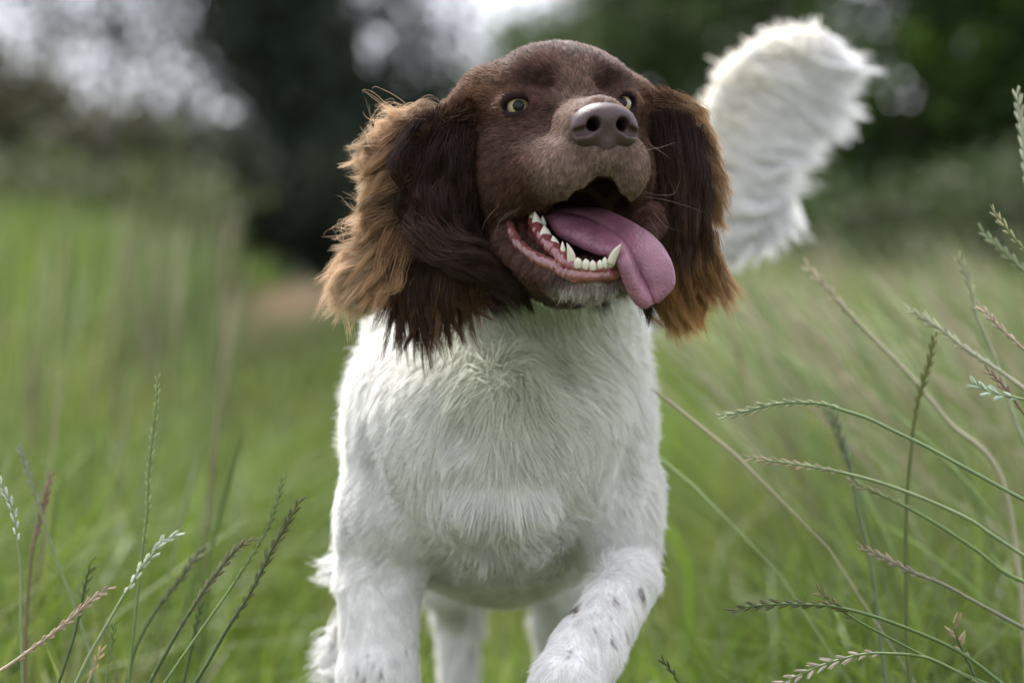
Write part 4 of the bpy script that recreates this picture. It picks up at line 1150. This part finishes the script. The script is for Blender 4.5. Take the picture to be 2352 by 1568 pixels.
# ------------------------------------------------------------------ single grass stems one can tell apart
M_stem = mat('grass_stem', attr='col', rough=0.55, spec=0.3, trans=0.15)
def spike(pts, z, label, col, headcol, nhead, w_=3.2, hw=6.5, plump=1.0, loose=0.0, group='single grass stems beside the dog'):
    """pts: tip first, in frame columns and rows; z units behind the eyes. The stem runs on to the ground."""
    hw *= 1.55; w_ *= 1.5; col = np.array(col) * 1.25; headcol = np.clip(np.array(headcol) * 1.35, 0, .7)
    p = [np.array([a, b, z], float) for a, b in pts]
    d = p[-1] - p[-2]
    end = p[-1] + d / max(np.linalg.norm(d), 1) * 200
    P0 = SA(np.array(p + [end]))
    last = P0[-1].copy()
    root3 = last + np.array([(last - P0[-2])[0] * 0.6, 30, 0]); root3[2] = 0
    root3[2] = float(ground_z(root3[0] * K, root3[1] * K)) / K
    P0 = np.vstack([P0, (last + root3) / 2 + np.array([(last - P0[-2])[0] * 0.15, 0, 0]), root3])
    n = 70
    c = smooth_path(P0, n)
    c[:, 1] += np.sin(np.linspace(0, 5, n)) * 14
    L = np.concatenate([[0], np.cumsum(np.linalg.norm(np.diff(c, axis=0), axis=1))])
    root = empty('grass_stem', tuple(c[-1] * K)); tag(root, label, 'grass stem', group)
    T = unit(np.gradient(c, axis=0)); A = unit(np.cross(T, [0.1, 1, 0.05])); B = np.cross(A, T)
    th = np.linspace(0, 2 * math.pi, 6, endpoint=False)
    r = np.interp(L, [0, 60, 400, L[-1]], [0.6, w_ * .45, w_ * .6, w_ * .8])
    Vv = c[:, None] + r[:, None, None] * (np.cos(th)[None, :, None] * A[:, None] + np.sin(th)[None, :, None] * B[:, None])
    i = np.arange(n - 1)[:, None]; j = np.arange(6)[None]
    Fv = np.stack([i * 6 + j, i * 6 + (j + 1) % 6, (i + 1) * 6 + (j + 1) % 6, (i + 1) * 6 + j], -1).reshape(-1, 4)
    mesh_np('stalk', Vv.reshape(-1, 3), Fv, root, [M_stem], col=np.tile(col, (n * 6, 1)) * rng.uniform(.85, 1.15, (n * 6, 1)))
    Hl = np.sum(np.linalg.norm(np.diff(np.array([q[:2] for q in pts[:nhead]]), axis=0), axis=1)) * sc_(z)
    k = max(5, int(Hl / (hw * 1.35)))
    VV = []; FF = []; CC = []; o_ = 0
    for q in range(k):
        s_ = Hl * (q + 0.2) / k
        ctr = np.array([np.interp(s_, L, c[:, a]) for a in range(3)]); ta = -np.array([np.interp(s_, L, T[:, a]) for a in range(3)]); ta = unit(ta)
        sd = unit(np.cross(ta, [0.15, 1, 0.1])) * (1 if q % 2 else -1)
        ln_ = hw * 4.2 * (0.55 + 0.45 * math.sin(math.pi * min(1, (q + 1.5) / k * 0.9 + .1))) * rng.uniform(.85, 1.15)
        wd = hw * 0.43 * plump * (0.6 + 0.4 * min(1, (q + 1) / 4))
        for e in range(3):      # scales of one spikelet
            ax = unit(ta + sd * (0.22 + 0.15 * e + loose * rng.uniform(0.3, 1)) + rng.normal(size=3) * .05)
            b = ctr - ta * ln_ * 0.1 + ta * e * ln_ * 0.12
            nn_ = unit(np.cross(ax, sd)); ss_ = np.cross(nn_, ax)
            ll = ln_ * (0.9 - 0.15 * e)
            v = [b]
            for f_, g_r in ((0.3, 1.0), (0.65, 0.8)):
                for an in range(4):
                    a_ = an * math.pi / 2
                    v.append(b + ax * ll * f_ + (ss_ * math.cos(a_) + nn_ * math.sin(a_) * .7) * wd * g_r)
            v.append(b + ax * ll)
            VV += v
            for an in range(4):
                m_ = (an + 1) % 4
                FF += [[o_, o_ + 1 + an, o_ + 1 + m_, o_ + 1 + m_], [o_ + 1 + an, o_ + 5 + an, o_ + 5 + m_, o_ + 1 + m_], [o_ + 5 + an, o_ + 9, o_ + 5 + m_, o_ + 5 + m_]]
            o_ += 10
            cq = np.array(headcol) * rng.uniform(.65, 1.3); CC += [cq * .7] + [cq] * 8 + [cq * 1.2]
    me = bpy.data.meshes.new('seed_head')
    me.from_pydata((np.array(VV) * K).tolist(), [], [list(dict.fromkeys(f)) for f in FF])
    a = me.attributes.new('col', 'FLOAT_COLOR', 'POINT'); cc = np.ones((len(VV), 4), np.float32); cc[:, :3] = np.clip(CC, 0, .9)
    a.data.foreach_set('color', cc.ravel())
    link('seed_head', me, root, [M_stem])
    return root
GS = (0.11, 0.16, 0.05); GD = (0.05, 0.075, 0.025); TN = (0.30, 0.23, 0.15); PL = (0.42, 0.43, 0.36); BR = (0.13, 0.10, 0.06); GB = (0.17, 0.21, 0.10)
stems = [
 ([(2, 1115), (19, 1149), (31, 1186), (38, 1253), (45, 1324), (47, 1418), (52, 1568)], 0, 'pale grey braided grass head at the left edge of the picture', GB, PL, 4, 4, 6, 1, .1),
 ([(47, 1035), (71, 1111), (95, 1186), (128, 1290), (161, 1371), (203, 1489), (222, 1568)], 620, 'blurred grey green stem crossing behind a reddish one at the far left', GB, (0.2, .21, .16), 3, 5, 6, 1, 0),
 ([(116, 1092), (95, 1177), (71, 1276), (60, 1400), (55, 1568)], 640, 'blurred reddish brown stem at the far left leaning right', BR, (0.22, .14, .11), 3, 5, 6, 1, 0),
 ([(363, 869), (357, 945), (348, 1016), (340, 1092), (337, 1177), (326, 1267), (315, 1371), (303, 1489), (296, 1568)], 180, 'tallest thin green stem, upright at the left', GS, (0.22, .25, .11), 6, 3.6, 5, .7, 0),
 ([(402, 1229), (369, 1248), (350, 1274), (326, 1300), (303, 1338), (279, 1375), (246, 1432), (203, 1508), (175, 1568)], 0, 'whitish green grass head bowing to the right, brightest at the left', GB, (0.40, .43, .33), 6, 4.5, 6.5, 1.1, 0),
 ([(246, 1352), (208, 1378), (166, 1416), (118, 1456), (71, 1491), (28, 1522), (-20, 1553)], -20, 'pinkish brown dry stem lying across the lower left corner', TN, (0.33, .24, .19), 6, 5, 6, .8, 0),
 ([(208, 1290), (196, 1338), (184, 1394), (170, 1456), (151, 1517), (135, 1568)], 60, 'dark green stem with loose tip crossing the pinkish brown one', GD, (0.13, .16, .05), 4, 4.5, 6, .8, .3),
 ([(232, 1494), (215, 1532), (201, 1568)], 0, 'short tan grass tip at the bottom left', TN, (0.40, .30, .16), 3, 4, 6, .8, 0),
 ([(262, 1437), (256, 1480), (246, 1527), (242, 1568)], 60, 'short thin green grass head beside the tan tip', GS, GS, 3, 3, 4.5, .8, .1),
 ([(650, 1101), (634, 1158), (610, 1219), (568, 1290), (525, 1357), (482, 1418), (426, 1498), (378, 1568)], 60, 'thin green stem with the highest tip of the three near the dog\'s leg', GS, (0.12, .13, .05), 5, 3.5, 5, .7, 0),
 ([(686, 1153), (657, 1205), (624, 1262), (596, 1319), (568, 1371), (520, 1446), (482, 1513), (449, 1568)], 0, 'dark olive knobbly grass head closest to the dog\'s foreleg', GD, (0.10, .095, .04), 6, 5, 6.5, .9, .05),
 ([(582, 1238), (549, 1257), (525, 1281), (478, 1342), (440, 1399), (402, 1461), (355, 1546), (344, 1568)], 150, 'brownish grass head bent at its tip, left of the dark olive one', GD, (0.17, .14, .08), 6, 5, 6, .9, .05),
 ([(459, 1267), (407, 1338), (350, 1413), (310, 1490), (290, 1568)], 640, 'blurred dark grass head behind the whitish one', GD, (0.12, .12, .07), 3, 5, 7, 1, 0),
 ([(1659, 955), (1699, 948), (1751, 935), (1798, 926), (1846, 925), (1893, 929), (1940, 943), (1997, 962), (2058, 992), (2129, 1026), (2224, 1078), (2352, 1148)], 60, 'long arching green braided stem, highest sharp one on the right', (0.13, .18, .08), (0.28, .30, .17), 7, 4.5, 6.5, .8, 0),
 ([(1720, 1051), (1775, 1059), (1855, 1070), (1950, 1089), (2035, 1113), (2129, 1148), (2224, 1191), (2281, 1229), (2352, 1276)], 160, 'long beige stem arching below the highest one on the right', GB, (0.33, .28, .19), 4, 4.5, 6, .7, 0),
 ([(1959, 1108), (2035, 1141), (2106, 1177), (2177, 1219), (2248, 1267), (2300, 1309)], 300, 'dull green brown stem under the long beige one', GS, (0.20, .19, .11), 3, 5, 6, .7, 0),
 ([(1980, 1257), (2035, 1283), (2096, 1314), (2167, 1342), (2224, 1373), (2281, 1404), (2352, 1442)], 200, 'greyish brown stem sloping down to the right edge', (0.15, .15, .10), (0.24, .19, .14), 4, 5, 6.5, .8, 0),
 ([(1685, 1401), (1723, 1392), (1798, 1387), (1855, 1389), (1907, 1392), (1964, 1404), (2035, 1425), (2129, 1461), (2200, 1494), (2248, 1527), (2300, 1568)], -20, 'dark braided grass head arching at the lower right', (0.08, .12, .035), (0.085, .085, .04), 6, 4.5, 6.5, .8, .05),
 ([(1881, 1357), (1912, 1385), (1969, 1425), (2035, 1461), (2106, 1498), (2177, 1532), (2262, 1568)], 0, 'stem with bushy tip crossing behind the dark braided one', (0.08, .12, .035), (0.16, .14, .06), 3, 4, 6.5, .9, .3),
 ([(1798, 1568), (1846, 1546), (1893, 1527), (1940, 1513), (1988, 1503), (2035, 1501), (2129, 1510), (2224, 1555), (2248, 1568)], 0, 'pinkish feathery grass head at the bottom right', (0.12, .16, .06), (0.38, .32, .25), 6, 4, 7, .8, .35),
 ([(2191, 1442), (2205, 1480), (2219, 1508), (2233, 1536), (2243, 1568)], 0, 'stout bushy seed head standing up at the bottom right', GD, (0.24, .20, .11), 4, 5, 9, 1.1, .45),
 ([(2146, 774), (2136, 827), (2110, 921), (2096, 1016), (2084, 1158), (2082, 1320), (2084, 1489), (2090, 1568)], 420, 'blurred upright olive stem at the right', (0.09, .11, .03), (0.14, .13, .05), 4, 6, 6, .8, 0),
 ([(1912, 945), (1954, 1073), (1969, 1158), (1987, 1229), (2006, 1323), (2020, 1450)], 760, 'faint blurred green stem below the tip of the arching stem', (0.12, .15, .08), (0.15, .17, .10), 3, 6, 7, .8, 0),
 ([(2284, 490), (2320, 534), (2365, 585)], 60, 'short greenish tip entering at the right edge, uppermost sharp one', GS, (0.28, .26, .15), 3, 4, 6, .8, 0),
 ([(2088, 711), (2157, 753), (2220, 801), (2315, 864), (2400, 930)], 380, 'pale blurred stem slanting to the right edge', (0.3, .3, .2), (0.36, .36, .24), 4, 6, 7, .8, 0),
 ([(2252, 706), (2299, 753), (2352, 801), (2420, 870)], 200, 'pinkish beige stem above the pale green tip at the right edge', TN, (0.42, .34, .27), 3, 5, 6.5, .8, 0),
 ([(2239, 882), (2278, 901), (2352, 917), (2420, 940)], 60, 'pale green grass tip with spreading scales at the right edge', GB, (0.36, .42, .32), 3, 4, 7, .9, .3),
 ([(2268, 851), (2305, 885), (2352, 948), (2410, 1030)], 90, 'reddish brown grass tip touching the pale green one', BR, (0.26, .18, .14), 3, 4, 6, .8, .1),
 ([(1856, 614), (1925, 690), (1983, 753), (2088, 859), (2180, 970)], 900, 'blurred pale beige stem slanting below the tail', (0.3, .28, .18), (0.38, .33, .22), 3, 7, 8, .8, 0),
 ([(2336, 215), (2352, 321), (2362, 450)], 420, 'blurred pale tip high at the right edge', (0.25, .27, .18), (0.34, .35, .25), 3, 6, 7, .9, 0),
 ([(2257, 532), (2352, 621), (2440, 720)], 480, 'blurred green stem slanting just below the uppermost sharp tip', GB, (0.22, .25, .15), 3, 6, 7, .8, 0),
 ([(2204, 595), (2230, 660), (2247, 730), (2290, 830), (2330, 960)], 620, 'blurred pale stem bending down beside the pinkish one', (0.25, .26, .16), (0.32, .31, .2), 3, 6, 7, .8, 0),
 ([(1524, 1518), (1545, 1545), (1565, 1575)], 0, 'small dark grass tip right of the raised paw at the bottom', GD, (0.06, .06, .03), 3, 4, 5, .7, 0),
 ([(460, 1395), (440, 1480), (420, 1568)], 400, 'blurred dark upright blade between the stems left of the dog', GD, GD, 2, 5, 5, .7, 0),
]
for s_ in stems: spike(*s_)
